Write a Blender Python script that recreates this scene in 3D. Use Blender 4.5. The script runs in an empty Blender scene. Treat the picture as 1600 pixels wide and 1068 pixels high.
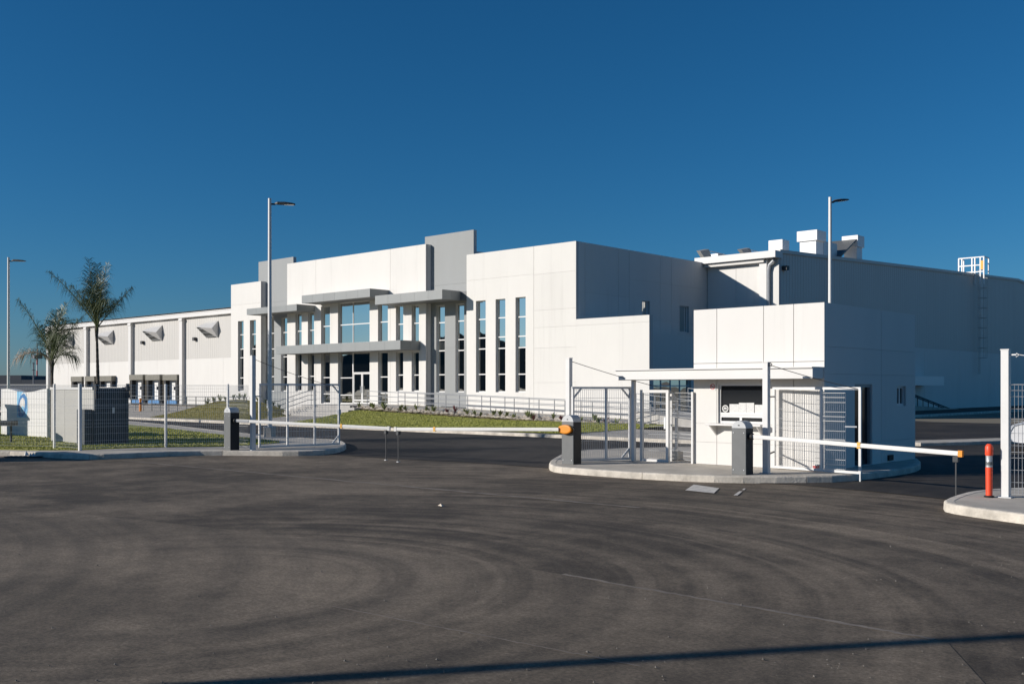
import bpy, math, random
from mathutils import Vector
R = math.radians
random.seed(7)
scene = bpy.context.scene
col = scene.collection

# ---------------- camera, sky, sun, exposure ----------------
H = 2.05                      # eye height above the road
F = 1570.0                    # focal length in photo pixels (photo 1600 wide)
HZ = 606.0                    # horizon row
SA, CA = 0.678, 0.735         # sine / cosine of the yaw between camera and the site grid
cam_d = bpy.data.cameras.new('camera'); cam = bpy.data.objects.new('camera', cam_d); col.objects.link(cam)
cam.location = (0, 0, H)
cam.rotation_euler = (R(90), 0, math.atan2(SA, CA))
cam_d.sensor_width = 36; cam_d.lens = 36*F/1600; cam_d.shift_y = (HZ-534)/1600
cam_d.clip_start = 0.1; cam_d.clip_end = 6000
scene.camera = cam

SUN_EL = R(19.0)
SX, SY = 0.573, 0.819         # horizontal travel direction of the sunlight in site axes
w = bpy.data.worlds.new('World'); scene.world = w; w.use_nodes = True
wn = w.node_tree.nodes; wl = w.node_tree.links; wn.clear()
sky = wn.new('ShaderNodeTexSky'); sky.sky_type = 'NISHITA'; sky.sun_disc = False
sky.sun_elevation = SUN_EL; sky.sun_rotation = math.atan2(-SX, -SY)
sky.altitude = 0; sky.air_density = 1.0; sky.dust_density = 0.2; sky.ozone_density = 10
bg = wn.new('ShaderNodeBackground'); bg.inputs[1].default_value = 0.075
wo = wn.new('ShaderNodeOutputWorld')
hs = wn.new('ShaderNodeHueSaturation'); hs.inputs['Saturation'].default_value = 1.065; hs.inputs['Hue'].default_value = .49   # polarised, deep blue
wl.new(sky.outputs[0], hs.inputs['Color']); wl.new(hs.outputs[0], bg.inputs[0]); wl.new(bg.outputs[0], wo.inputs[0])

sd = bpy.data.lights.new('sun', 'SUN'); sd.energy = 5.0; sd.angle = R(0.53); sd.color = (1.0, 0.94, 0.865)
so = bpy.data.objects.new('sun', sd); col.objects.link(so)
so.rotation_euler = Vector((SX*math.cos(SUN_EL), SY*math.cos(SUN_EL), -math.sin(SUN_EL))).to_track_quat('-Z', 'Y').to_euler()
so.location = (-60, -80, 60)

vs = scene.view_settings
vs.view_transform = 'Standard'; vs.look = 'None'; vs.gamma = 1; vs.exposure = 0.0; vs.use_curve_mapping = False

# ---------------- photo pixel -> place ----------------
def ray(px, py=HZ):
    a = (px-800)/F
    return CA*a-SA, SA*a+CA, (HZ-py)/F
def G(px, py, z=0.0):         # on the level plane z
    x, y, b = ray(px, py); t = (z-H)/b
    return Vector((x*t, y*t, z))
def AtY(px, py, Y):           # on the plane Y (parallel to the office front)
    x, y, b = ray(px, py); t = Y/y
    return Vector((x*t, Y, H+b*t))
def AtX(px, py, X):           # on the plane X (parallel to the office side)
    x, y, b = ray(px, py); t = X/x
    return Vector((X, y*t, H+b*t))
def AtD(px, py, D):           # at camera depth D
    x, y, b = ray(px, py)
    return Vector((x*D, y*D, H+b*D))
def FX(px, Y): return AtY(px, 0, Y).x
def FY(px, X): return AtX(px, 0, X).y

# ---------------- mesh helpers ----------------
ORG = {}
class MB:
    def __init__(s): s.v = []; s.f = []
    def add(s, vs, fs):
        n = len(s.v); s.v += [tuple(p) for p in vs]; s.f += [tuple(i+n for i in f) for f in fs]; return s
    def hexa(s, p):           # 8 corners: bottom 4 ccw, top 4 ccw
        return s.add(p, [(3,2,1,0),(4,5,6,7),(0,1,5,4),(1,2,6,5),(2,3,7,6),(3,0,4,7)])
    def box(s, a, b):
        x0,x1 = sorted((a[0],b[0])); y0,y1 = sorted((a[1],b[1])); z0,z1 = sorted((a[2],b[2]))
        return s.hexa([(x0,y0,z0),(x1,y0,z0),(x1,y1,z0),(x0,y1,z0),(x0,y0,z1),(x1,y0,z1),(x1,y1,z1),(x0,y1,z1)])
    def obox(s, c, ux, hx, hy, z0, z1):      # box turned about z: centre c, x axis ux
        ux = Vector((ux[0],ux[1],0)).normalized(); uy = Vector((-ux.y,ux.x,0)); c = Vector((c[0],c[1],0))
        q = [c-ux*hx-uy*hy, c+ux*hx-uy*hy, c+ux*hx+uy*hy, c-ux*hx+uy*hy]
        return s.hexa([(p.x,p.y,z0) for p in q]+[(p.x,p.y,z1) for p in q])
    def bar(s, a, b, w, h=None):             # square bar from a to b
        a = Vector(a); b = Vector(b); h = h or w; d = (b-a).normalized()
        up = Vector((0,0,1)) if abs(d.z) < .95 else Vector((0,1,0))
        sx = d.cross(up).normalized()*w/2; sy = sx.cross(d).normalized()*h/2
        q = [a-sx-sy, a+sx-sy, a+sx+sy, a-sx+sy]; q2 = [p+(b-a) for p in q]
        return s.add(q+q2, [(0,1,2,3),(7,6,5,4),(0,4,5,1),(1,5,6,2),(2,6,7,3),(3,7,4,0)])
    def tube(s, pts, r, n=8, cap=True):
        pts = [Vector(p) for p in pts]; rs = r if isinstance(r,(list,tuple)) else [r]*len(pts)
        base = len(s.v); ref = None
        for i, p in enumerate(pts):
            d = (pts[min(i+1,len(pts)-1)]-pts[max(i-1,0)]).normalized()
            if ref is None: ref = Vector((0,0,1)) if abs(d.z) < .9 else Vector((1,0,0))
            sx = d.cross(ref).normalized(); sy = sx.cross(d).normalized(); ref = sy if abs(d.z) < .9 else ref
            for k in range(n):
                t = 2*math.pi*k/n; s.v.append(tuple(p+sx*math.cos(t)*rs[i]+sy*math.sin(t)*rs[i]))
        for i in range(len(pts)-1):
            for k in range(n):
                a = base+i*n+k; b = base+i*n+(k+1)%n
                s.f.append((a,b,b+n,a+n))
        if cap:
            s.f.append(tuple(base+k for k in range(n))[::-1]); e = base+(len(pts)-1)*n
            s.f.append(tuple(e+k for k in range(n)))
        return s
    def prism(s, poly, z0, z1):              # plan polygon extruded upward (z1 may be a list)
        n = len(poly); z1l = z1 if isinstance(z1,(list,tuple)) else [z1]*n
        ar = sum(poly[i][0]*poly[(i+1)%n][1]-poly[(i+1)%n][0]*poly[i][1] for i in range(n))
        idx = list(range(n)) if ar > 0 else list(range(n))[::-1]
        P = [poly[i] for i in idx]; Z = [z1l[i] for i in idx]
        return s.add([(p[0],p[1],z0) for p in P]+[(p[0],p[1],z) for p,z in zip(P,Z)],
                     [tuple(range(n))[::-1], tuple(range(n,2*n))]+[(i,(i+1)%n,n+(i+1)%n,n+i) for i in range(n)])
    def prof(s, pts, d):                     # closed 3-D polygon swept by vector d
        n = len(pts); d = Vector(d); A = [Vector(p) for p in pts]
        return s.add(A+[p+d for p in A], [tuple(range(n))[::-1], tuple(range(n,2*n))]+[(i,(i+1)%n,n+(i+1)%n,n+i) for i in range(n)])
    def disc(s, c, n_, r, th, seg=24, r0=0):
        c = Vector(c); n_ = Vector(n_).normalized(); ux = n_.cross(Vector((0,0,1))).normalized(); uy = ux.cross(n_)
        ring = lambda rr, o: [c+n_*o+(ux*math.cos(2*math.pi*k/seg)+uy*math.sin(2*math.pi*k/seg))*rr for k in range(seg)]
        if r0 == 0:
            return s.add(ring(r,0)+ring(r,th), [tuple(range(seg)), tuple(range(seg,2*seg))[::-1]]+[(k,(k+1)%seg,seg+(k+1)%seg,seg+k) for k in range(seg)])
        V = ring(r,0)+ring(r0,0)+ring(r,th)+ring(r0,th); f = []
        for k in range(seg):
            j = (k+1)%seg
            f += [(k,j,seg+j,seg+k),(2*seg+k,3*seg+k,3*seg+j,2*seg+j),(k,2*seg+k,2*seg+j,j),(seg+k,seg+j,3*seg+j,3*seg+k)]
        return s.add(V, f)
    def build(s, name, mat, parent=None, smooth=False, bevel=0, fix=True):
        me = bpy.data.meshes.new(name)
        off = Vector(ORG[parent.as_pointer()]) if parent else Vector((0,0,0))
        me.from_pydata([tuple(Vector(p)-off) for p in s.v], [], s.f)
        if fix:
            import bmesh
            bm = bmesh.new(); bm.from_mesh(me); bmesh.ops.recalc_face_normals(bm, faces=bm.faces); bm.to_mesh(me); bm.free()
        me.materials.append(mat)
        if smooth:
            for p in me.polygons: p.use_smooth = True
        o = bpy.data.objects.new(name, me); col.objects.link(o)
        if smooth:
            m = o.modifiers.new('split', 'EDGE_SPLIT'); m.split_angle = R(40)
        if bevel:
            m = o.modifiers.new('bevel', 'BEVEL'); m.width = bevel; m.segments = 2; m.limit_method = 'ANGLE'; m.angle_limit = R(40)
        if parent: o.parent = parent
        ORG[o.as_pointer()] = tuple(off)
        return o
def tag(o, label=None, cat=None, group=None, kind=None):
    if label: o['label'] = label
    if cat: o['category'] = cat
    if group: o['group'] = group
    if kind: o['kind'] = kind
    return o
def thing(name, loc, label, cat, group=None):
    o = bpy.data.objects.new(name, None); o.empty_display_size = .2; col.objects.link(o)
    o.location = loc; ORG[o.as_pointer()] = tuple(loc)
    return tag(o, label, cat, group)

# ---------------- materials ----------------
def mat(name, c, rough=.6, metal=0., spec=.5, var=.0, vscale=3., bump=0., bscale=40., dirt=0., streak=0., c2=None, rnd=0.):
    m = bpy.data.materials.new(name); m.use_nodes = True; nt = m.node_tree; N = nt.nodes; L = nt.links
    b = N['Principled BSDF']; b.inputs['Base Color'].default_value = (*c, 1); b.inputs['Roughness'].default_value = rough
    b.inputs['Metallic'].default_value = metal; b.inputs['Specular IOR Level'].default_value = spec
    geo = N.new('ShaderNodeNewGeometry')
    if var or c2:
        n = N.new('ShaderNodeTexNoise'); n.inputs['Scale'].default_value = vscale; n.inputs['Detail'].default_value = 6; n.inputs['Roughness'].default_value = .65
        mp = N.new('ShaderNodeMapping'); mp.inputs['Scale'].default_value = (1,1,1-.75*streak)
        L.new(geo.outputs['Position'], mp.inputs[0]); L.new(mp.outputs[0], n.inputs[0])
        r = N.new('ShaderNodeValToRGB'); r.color_ramp.elements[0].position = .3; r.color_ramp.elements[1].position = .7
        a = tuple(max(0,x*(1-var)) for x in c); e = c2 or tuple(min(1,x*(1+var)) for x in c)
        r.color_ramp.elements[0].color = (*a,1); r.color_ramp.elements[1].color = (*e,1)
        L.new(n.outputs[0], r.inputs[0]); L.new(r.outputs[0], b.inputs['Base Color'])
        if rnd:                              # every panel its own slight shade
            oi = N.new('ShaderNodeObjectInfo'); mr = N.new('ShaderNodeMapRange'); mr.inputs[3].default_value = 1-rnd; mr.inputs[4].default_value = 1+rnd
            hv_ = N.new('ShaderNodeHueSaturation'); L.new(oi.outputs['Random'], mr.inputs[0]); L.new(mr.outputs[0], hv_.inputs['Value'])
            L.new(r.outputs[0], hv_.inputs['Color']); L.new(hv_.outputs[0], b.inputs['Base Color'])
        if dirt:                             # thin rain streaks
            n3 = N.new('ShaderNodeTexNoise'); n3.inputs['Scale'].default_value = 2.2; n3.inputs['Detail'].default_value = 7; n3.inputs['Roughness'].default_value = .7
            mp3 = N.new('ShaderNodeMapping'); mp3.inputs['Scale'].default_value = (1,1,.045); L.new(geo.outputs['Position'], mp3.inputs[0]); L.new(mp3.outputs[0], n3.inputs[0])
            mr3 = N.new('ShaderNodeMapRange'); mr3.inputs[1].default_value = .55; mr3.inputs[2].default_value = .8; mr3.inputs[3].default_value = 0; mr3.inputs[4].default_value = dirt
            L.new(n3.outputs[0], mr3.inputs[0]); mx3 = N.new('ShaderNodeMix'); mx3.data_type = 'RGBA'; L.new(mr3.outputs[0], mx3.inputs[0])
            src_ = b.inputs['Base Color'].links[0].from_socket; L.new(src_, mx3.inputs[6]); mx3.inputs[7].default_value = (.30,.28,.25,1); L.new(mx3.outputs[2], b.inputs['Base Color'])
    if bump:
        n2 = N.new('ShaderNodeTexNoise'); n2.inputs['Scale'].default_value = bscale; n2.inputs['Detail'].default_value = 4
        L.new(geo.outputs['Position'], n2.inputs[0])
        bp = N.new('ShaderNodeBump'); bp.inputs['Strength'].default_value = bump; bp.inputs['Distance'].default_value = .02
        L.new(n2.outputs[0], bp.inputs['Height']); L.new(bp.outputs[0], b.inputs['Normal'])
    return m

M = {}
M['white'] = mat('white_render', (.672,.652,.616), .75, var=.035, vscale=.35, bump=.15, bscale=25, streak=.8, rnd=.022, dirt=.22)
M['white2'] = mat('white_panel', (.668,.648,.612), .6, var=.03, vscale=.6, bump=.06, bscale=30, streak=.8, rnd=.02, dirt=.18)
M['siding'] = mat('white_siding', (.56,.538,.50), .5, var=.03, vscale=.3, streak=.9, rnd=.02, dirt=.15)
M['trim'] = mat('white_trim', (.665,.65,.625), .5, var=.02, vscale=1)
M['backing'] = mat('joint_backing', (.5,.49,.48), .9)
M['grey'] = mat('grey_render', (.29,.30,.298), .7, var=.03, vscale=.5, bump=.1, bscale=25, streak=.8, rnd=.02, dirt=.2)
M['canopy'] = mat('grey_cladding', (.235,.247,.245), .45, var=.04, vscale=1.2, rnd=.05)
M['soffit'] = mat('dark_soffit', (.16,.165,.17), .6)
M['frame'] = mat('white_frame', (.70,.69,.67), .4)
M['post'] = mat('white_steel', (.68,.67,.65), .42, var=.04, vscale=4)
M['galv'] = mat('galvanised', (.52,.53,.54), .45, metal=.35, var=.08, vscale=6)
M['rail'] = mat('grey_rail', (.30,.31,.325), .5, metal=.2, var=.06, vscale=5)
M['dark'] = mat('dark_steel', (.035,.037,.04), .55)
M['black'] = mat('black_rubber', (.012,.012,.013), .7)
M['wire'] = mat('white_wire', (.66,.66,.65), .5)
M['cab'] = mat('cabinet_grey', (.12,.125,.125), .5, var=.08, vscale=5)
M['cabside'] = mat('cabinet_black', (.015,.015,.016), .6)
M['cabtop'] = mat('cabinet_silver', (.50,.51,.51), .5, var=.05, vscale=8)
M['amber'] = mat('amber_plastic', (.80,.27,.015), .35)
M['arm'] = mat('arm_white', (.70,.685,.65), .4, var=.03, vscale=3)
M['orange'] = mat('orange_plastic', (.80,.075,.025), .45, var=.08, vscale=8)
M['tape'] = mat('reflective_tape', (.45,.46,.47), .35, metal=.3)
M['beige'] = mat('dock_beige', (.42,.35,.23), .8, var=.12, vscale=2)
M['dockpad'] = mat('dock_pad', (.20,.19,.16), .85, var=.2, vscale=3)
M['blue'] = mat('dock_blue', (.06,.20,.42), .6, var=.15, vscale=3)
M['skip'] = mat('container_grey', (.36,.355,.335), .6, var=.06, vscale=2, streak=.6)
M['conc'] = mat('concrete', (.47,.425,.36), .88, var=.2, vscale=1.3, bump=.25, bscale=30)
M['kerb'] = mat('kerb_concrete', (.55,.50,.425), .88, var=.3, vscale=2.6, bump=.6, bscale=22)
M['paver'] = mat('ramp_concrete', (.42,.40,.37), .85, var=.12, vscale=1.5, bump=.2)
M['stonem'] = mat('pale_stone', (.62,.54,.44), .9, var=.3, vscale=9)
M['grit'] = mat('grit', (.16,.145,.125), .95, var=.5, vscale=9)
M['soil'] = mat('soil', (.33,.27,.19), .95, var=.3, vscale=5, bump=.5)
M['grassm'] = mat('lawn_grass', (.235,.25,.035), .9, vscale=1.3, bump=.5, bscale=60, c2=(.31,.30,.06))
M['dry'] = mat('dry_grass', (.22,.20,.045), .9, vscale=1.0, bump=.5, bscale=60, c2=(.33,.28,.09))
M['blade'] = mat('grass_blade', (.26,.285,.035), .7, vscale=1.2, c2=(.36,.345,.08))
M['leaf'] = mat('plant_leaf', (.09,.12,.035), .6, vscale=8, c2=(.20,.22,.08))
M['redleaf'] = mat('red_leaf', (.14,.04,.045), .6, var=.3, vscale=8)
M['palm'] = mat('palm_leaf', (.05,.075,.025), .5, vscale=6, c2=(.125,.145,.055))
M['palmdry'] = mat('palm_dry', (.30,.20,.12), .7, vscale=6, c2=(.42,.31,.21))
M['trunk'] = mat('palm_trunk', (.09,.075,.062), .9, var=.35, vscale=9, bump=.6, bscale=14)
M['ground'] = mat('dry_ground', (.20,.17,.12), .95, var=.25, vscale=.05)
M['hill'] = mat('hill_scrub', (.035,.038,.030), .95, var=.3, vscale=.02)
M['farwall'] = mat('far_wall', (.22,.23,.25), .8, var=.06, vscale=.05)
M['fardark'] = mat('far_roof', (.075,.085,.10), .8)
M['red'] = mat('red_paint', (.55,.04,.035), .5)
M['paper'] = mat('paper', (.70,.69,.66), .8, var=.03, vscale=20)
M['signwhite'] = mat('sign_white', (.68,.665,.64), .6, var=.03, vscale=1)
M['gatesteel'] = mat('dark_gate_steel', (.055,.062,.068), .55, var=.1, vscale=2, streak=.6)
M['enclosure'] = mat('grey_masonry', (.47,.455,.42), .85, var=.05, vscale=1.2, bump=.2, rnd=.02, dirt=.2)
def notice_mat():
    m = mat('printed_notice', (.70,.69,.66), .8); N = m.node_tree.nodes; L = m.node_tree.links
    g = N.new('ShaderNodeNewGeometry'); wv = N.new('ShaderNodeTexWave'); wv.bands_direction = 'Z'; wv.inputs['Scale'].default_value = 14; wv.inputs['Distortion'].default_value = .6; wv.inputs['Detail Scale'].default_value = 30
    nz = N.new('ShaderNodeTexNoise'); nz.inputs['Scale'].default_value = 45; L.new(g.outputs['Position'], wv.inputs[0]); L.new(g.outputs['Position'], nz.inputs[0])
    mu = N.new('ShaderNodeMath'); mu.operation = 'MULTIPLY'; L.new(wv.outputs['Fac'], mu.inputs[0]); L.new(nz.outputs[0], mu.inputs[1])
    r = N.new('ShaderNodeValToRGB'); r.color_ramp.elements[0].position = .42; r.color_ramp.elements[1].position = .6; r.color_ramp.elements[0].color = (.70,.69,.66,1); r.color_ramp.elements[1].color = (.38,.38,.40,1)
    L.new(mu.outputs[0], r.inputs[0]); L.new(r.outputs[0], N['Principled BSDF'].inputs['Base Color']); return m
M['notice'] = notice_mat()
M['logoblue'] = mat('logo_blue', (.03,.17,.42), .5)
M['logolight'] = mat('logo_light_blue', (.22,.50,.72), .5)
M['paint'] = mat('road_paint', (.60,.56,.50), .8, var=.3, vscale=6)
M['tyre'] = mat('tyre', (.02,.02,.021), .85)
M['carpaint'] = mat('car_white', (.80,.80,.80), .22)
M['lens'] = mat('lamp_lens', (.55,.57,.60), .15)
M['seam'] = mat('seam_dust', (.20,.17,.14), .95, var=.3, vscale=3)
M['ac'] = mat('duct_white', (.80,.79,.77), .45, var=.02, vscale=2)
M['yellowtag'] = mat('tag_yellow', (.75,.40,.06), .5)

def glass_mat():
    m = bpy.data.materials.new('window_glass'); m.use_nodes = True; nt = m.node_tree; N = nt.nodes; L = nt.links; N.clear()
    o = N.new('ShaderNodeOutputMaterial'); mx = N.new('ShaderNodeMixShader')
    d = N.new('ShaderNodeBsdfDiffuse'); d.inputs[0].default_value = (.010,.012,.014,1)
    g = N.new('ShaderNodeBsdfGlossy'); g.inputs[0].default_value = (.90,.90,.85,1); g.inputs['Roughness'].default_value = .012
    fr = N.new('ShaderNodeFresnel'); fr.inputs[0].default_value = 1.5
    mr = N.new('ShaderNodeMapRange'); mr.inputs[1].default_value = .04; mr.inputs[2].default_value = 1; mr.inputs[3].default_value = .72; mr.inputs[4].default_value = 1
    n = N.new('ShaderNodeTexNoise'); n.inputs['Scale'].default_value = .9; n.inputs['Detail'].default_value = 1
    geo = N.new('ShaderNodeNewGeometry'); L.new(geo.outputs['Position'], n.inputs[0])
    bp = N.new('ShaderNodeBump'); bp.inputs['Strength'].default_value = .11; bp.inputs['Distance'].default_value = .02
    L.new(n.outputs[0], bp.inputs['Height']); L.new(bp.outputs[0], g.inputs['Normal'])
    L.new(fr.outputs[0], mr.inputs[0]); L.new(mr.outputs[0], mx.inputs[0]); L.new(d.outputs[0], mx.inputs[1]); L.new(g.outputs[0], mx.inputs[2])
    L.new(mx.outputs[0], o.inputs[0]); return m
M['glass'] = glass_mat()
M['darkglass'] = mat('dark_glass', (.012,.014,.017), .06, spec=.6)

def asphalt_mat(name, base, dusty, tracks, marks=(), mdark=(.022,.018,.0145)):
    m = bpy.data.materials.new(name); m.use_nodes = True; nt = m.node_tree; N = nt.nodes; L = nt.links
    b = N['Principled BSDF']; b.inputs['Roughness'].default_value = .82; b.inputs['Specular IOR Level'].default_value = .35
    geo = N.new('ShaderNodeNewGeometry'); pos = geo.outputs['Position']
    def noise(sc, det=5, ro=.6, vec=pos, dist=0):
        n = N.new('ShaderNodeTexNoise'); n.inputs['Scale'].default_value = sc; n.inputs['Detail'].default_value = det
        n.inputs['Roughness'].default_value = ro; n.inputs['Distortion'].default_value = dist; L.new(vec, n.inputs[0]); return n.outputs[0]
    def ramp(x, p0, p1, v0=0., v1=1.):
        r = N.new('ShaderNodeMapRange'); r.interpolation_type = 'SMOOTHSTEP'
        for i, v in enumerate((p0,p1,v0,v1)): r.inputs[i+1].default_value = v
        L.new(x, r.inputs[0]); return r.outputs[0]
    def math_(op, a, c):
        r = N.new('ShaderNodeMath'); r.operation = op
        for i, v in enumerate((a,c)):
            if isinstance(v,(int,float)): r.inputs[i].default_value = v
            else: L.new(v, r.inputs[i])
        return r.outputs[0]
    def mixc(f, a, c):
        r = N.new('ShaderNodeMix'); r.data_type = 'RGBA'
        if isinstance(f,(int,float)): r.inputs[0].default_value = f
        else: L.new(f, r.inputs[0])
        for i, v in ((6,a),(7,c)):
            if isinstance(v,tuple): r.inputs[i].default_value = (*v,1)
            else: L.new(v, r.inputs[i])
        return r.outputs[2]
    c = mixc(ramp(noise(.26,9,.74), .40, .62), base, dusty)
    dt = N.new('ShaderNodeVectorMath'); dt.operation = 'DOT_PRODUCT'; L.new(pos, dt.inputs[0]); dt.inputs[1].default_value = (CA,SA,0)
    side = ramp(dt.outputs['Value'], -6.0, -1.0, .12, 1)      # the sweeps are worn in on the exit side of the turn
    # curved tyre marks: rings about turning centres, broken up by noise
    for (cx, cy, r0, r1, fq, amt, dark) in tracks:
        sub = N.new('ShaderNodeVectorMath'); sub.operation = 'SUBTRACT'; L.new(pos, sub.inputs[0]); sub.inputs[1].default_value = (cx,cy,0)
        ln = N.new('ShaderNodeVectorMath'); ln.operation = 'LENGTH'; L.new(sub.outputs[0], ln.inputs[0]); rr = ln.outputs['Value']
        wob = math_('ADD', rr, math_('MULTIPLY', noise(.15,2,.5), .8))
        n1 = N.new('ShaderNodeTexNoise'); n1.noise_dimensions = '1D'; n1.inputs['Scale'].default_value = fq; n1.inputs['Detail'].default_value = 6; n1.inputs['Roughness'].default_value = .55
        L.new(wob, n1.inputs['W'])
        f = ramp(n1.outputs[0], .45, .66)
        f = math_('MULTIPLY', f, ramp(rr, r0, r0+1.5)); f = math_('MULTIPLY', f, ramp(rr, r1-2, r1, 1, 0))
        f = math_('MULTIPLY', f, math_('MULTIPLY', ramp(noise(.22,5,.65), .36, .62, .25, 1), ramp(noise(1.6,6,.7), .34, .56, .45, 1))); f = math_('MULTIPLY', f, amt); f = math_('MULTIPLY', f, side) if r1 > 15 else f
        c = mixc(f, c, dark)
    if marks:
        brk = ramp(noise(.16,4,.6), .38, .56, .25, 1); brk2 = ramp(noise(6,4,.7), .25, .6, .7, 1); brk = math_('MULTIPLY', brk, brk2)
        wobble = math_('MULTIPLY', noise(.5,2,.5), .35); tot = None; cen = {}
        for (cx, cy, r_, wd_, amt) in marks:
            if (cx,cy) not in cen:
                sub = N.new('ShaderNodeVectorMath'); sub.operation = 'SUBTRACT'; L.new(pos, sub.inputs[0]); sub.inputs[1].default_value = (cx,cy,0)
                ln = N.new('ShaderNodeVectorMath'); ln.operation = 'LENGTH'; L.new(sub.outputs[0], ln.inputs[0]); cen[(cx,cy)] = math_('ADD', ln.outputs['Value'], wobble)
            dd = math_('ABSOLUTE', math_('SUBTRACT', cen[(cx,cy)], r_+.17), 0)
            f = math_('MULTIPLY', ramp(dd, wd_*.15, wd_*1.25, 1, 0), amt); f = math_('MULTIPLY', f, side) if (cx,cy) == tuple(marks[0][:2]) else f
            tot = f if tot is None else math_('MAXIMUM', tot, f)
        c = mixc(math_('MULTIPLY', tot, brk), c, mdark)
    fine = ramp(noise(28,4,.75), .3, .75)
    hv2 = N.new('ShaderNodeHueSaturation'); grain = math_('MULTIPLY', ramp(noise(9,5,.75), .3, .7, .86, 1.16), ramp(noise(2.3,6,.7), .3, .7, .9, 1.12)); L.new(math_('MULTIPLY', math_('ADD', math_('MULTIPLY', fine, .75), .72), grain), hv2.inputs['Value']); L.new(c, hv2.inputs['Color']); c = hv2.outputs[0]
    sp = ramp(noise(70,2,.6), .62, .70)
    c = mixc(math_('MULTIPLY', sp, .55), c, (.02,.019,.018))
    L.new(c, b.inputs['Base Color'])
    bp = N.new('ShaderNodeBump'); bp.inputs['Strength'].default_value = .35; bp.inputs['Distance'].default_value = .011
    L.new(noise(60,4,.7), bp.inputs['Height']); L.new(bp.outputs[0], b.inputs['Normal'])
    return m
def gv(px,py): p = G(px,py); return p.x, p.y
c1 = gv(505,900)
def cs(x,d): return CA*x-SA*d, SA*x+CA*d
c2 = cs(-30,5); c3 = cs(-4,33)
CT = cs(-3.5,10.6); CL = cs(-14,9)         # turning centres of the traffic through the gate
MK = [(*CT,2.4,.34,.5),(*CT,3.1,.2,.35),(*CT,4.2,.22,.6),(*CT,4.62,.16,.5),(*CT,6.3,1.0,.42),(*CT,8.2,.7,.34),(*CT,10.2,.4,.4),(*CT,12.6,.5,.3),
      (*CL,8.9,.2,.45),(*CL,9.4,.16,.4),(*CL,11.1,.3,.3)]
M['forecourt'] = asphalt_mat('forecourt_asphalt', (.070,.0545,.0385), (.195,.154,.110),
    [(*CT, .8, 22, 1.7, .62, (.034,.027,.020)), (*CT, .8, 24, 2.6, .65, (.235,.186,.135)), (*CL, 5, 13, 2.0, .35, (.034,.028,.0225))], MK)
M['oldpatch'] = asphalt_mat('worn_asphalt', (.124,.098,.070), (.215,.170,.122), [(*CT, .8, 22, 1.7, .62, (.052,.042,.031)), (*CT, .8, 24, 2.6, .6, (.25,.198,.145)), (*CL, 5, 13, 2.0, .4, (.05,.042,.033))], MK, (.038,.032,.025))
M['road'] = asphalt_mat('site_asphalt', (.020,.0165,.0135), (.048,.039,.031), [(-30, 18, 3, 30, .8, .4, (.08,.068,.056))])

# ================= the setting: ground, roads, pavements, lawns =================
def struct(o): o['kind'] = 'structure'; return o
def sheet(name, poly, z, m):
    mb = MB(); n = len(poly)
    ar = sum(poly[i][0]*poly[(i+1)%n][1]-poly[(i+1)%n][0]*poly[i][1] for i in range(n))
    P = list(poly) if ar > 0 else list(poly)[::-1]
    mb.add([(p[0],p[1],z) for p in P], [tuple(range(n))])
    return struct(mb.build(name, m, fix=False))
sheet('ground', [(-3000,-3000),(3000,-3000),(3000,3000),(-3000,3000)], -.012, M['ground'])
sheet('forecourt', [(-70,-40),(40,-40),(60,40),(-20,62),(-180,62),(-180,20)], -.004, M['forecourt'])
road_px = [(430,706),(535,711),(620,717),(720,721.5),(858,731),(1000,745),(1240,757),(1370,768),(1490,781),(1700,806)]
road_poly = [G(x,y)[:2] for x,y in road_px]+[(18,24),(8,62),(-33.3,62),(-33.3,31.4),(-60,31.4),(-100,31.4),(-148,33),(-148,24),(-60,24)]
sheet('road', road_poly, .004, M['road'])
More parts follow.
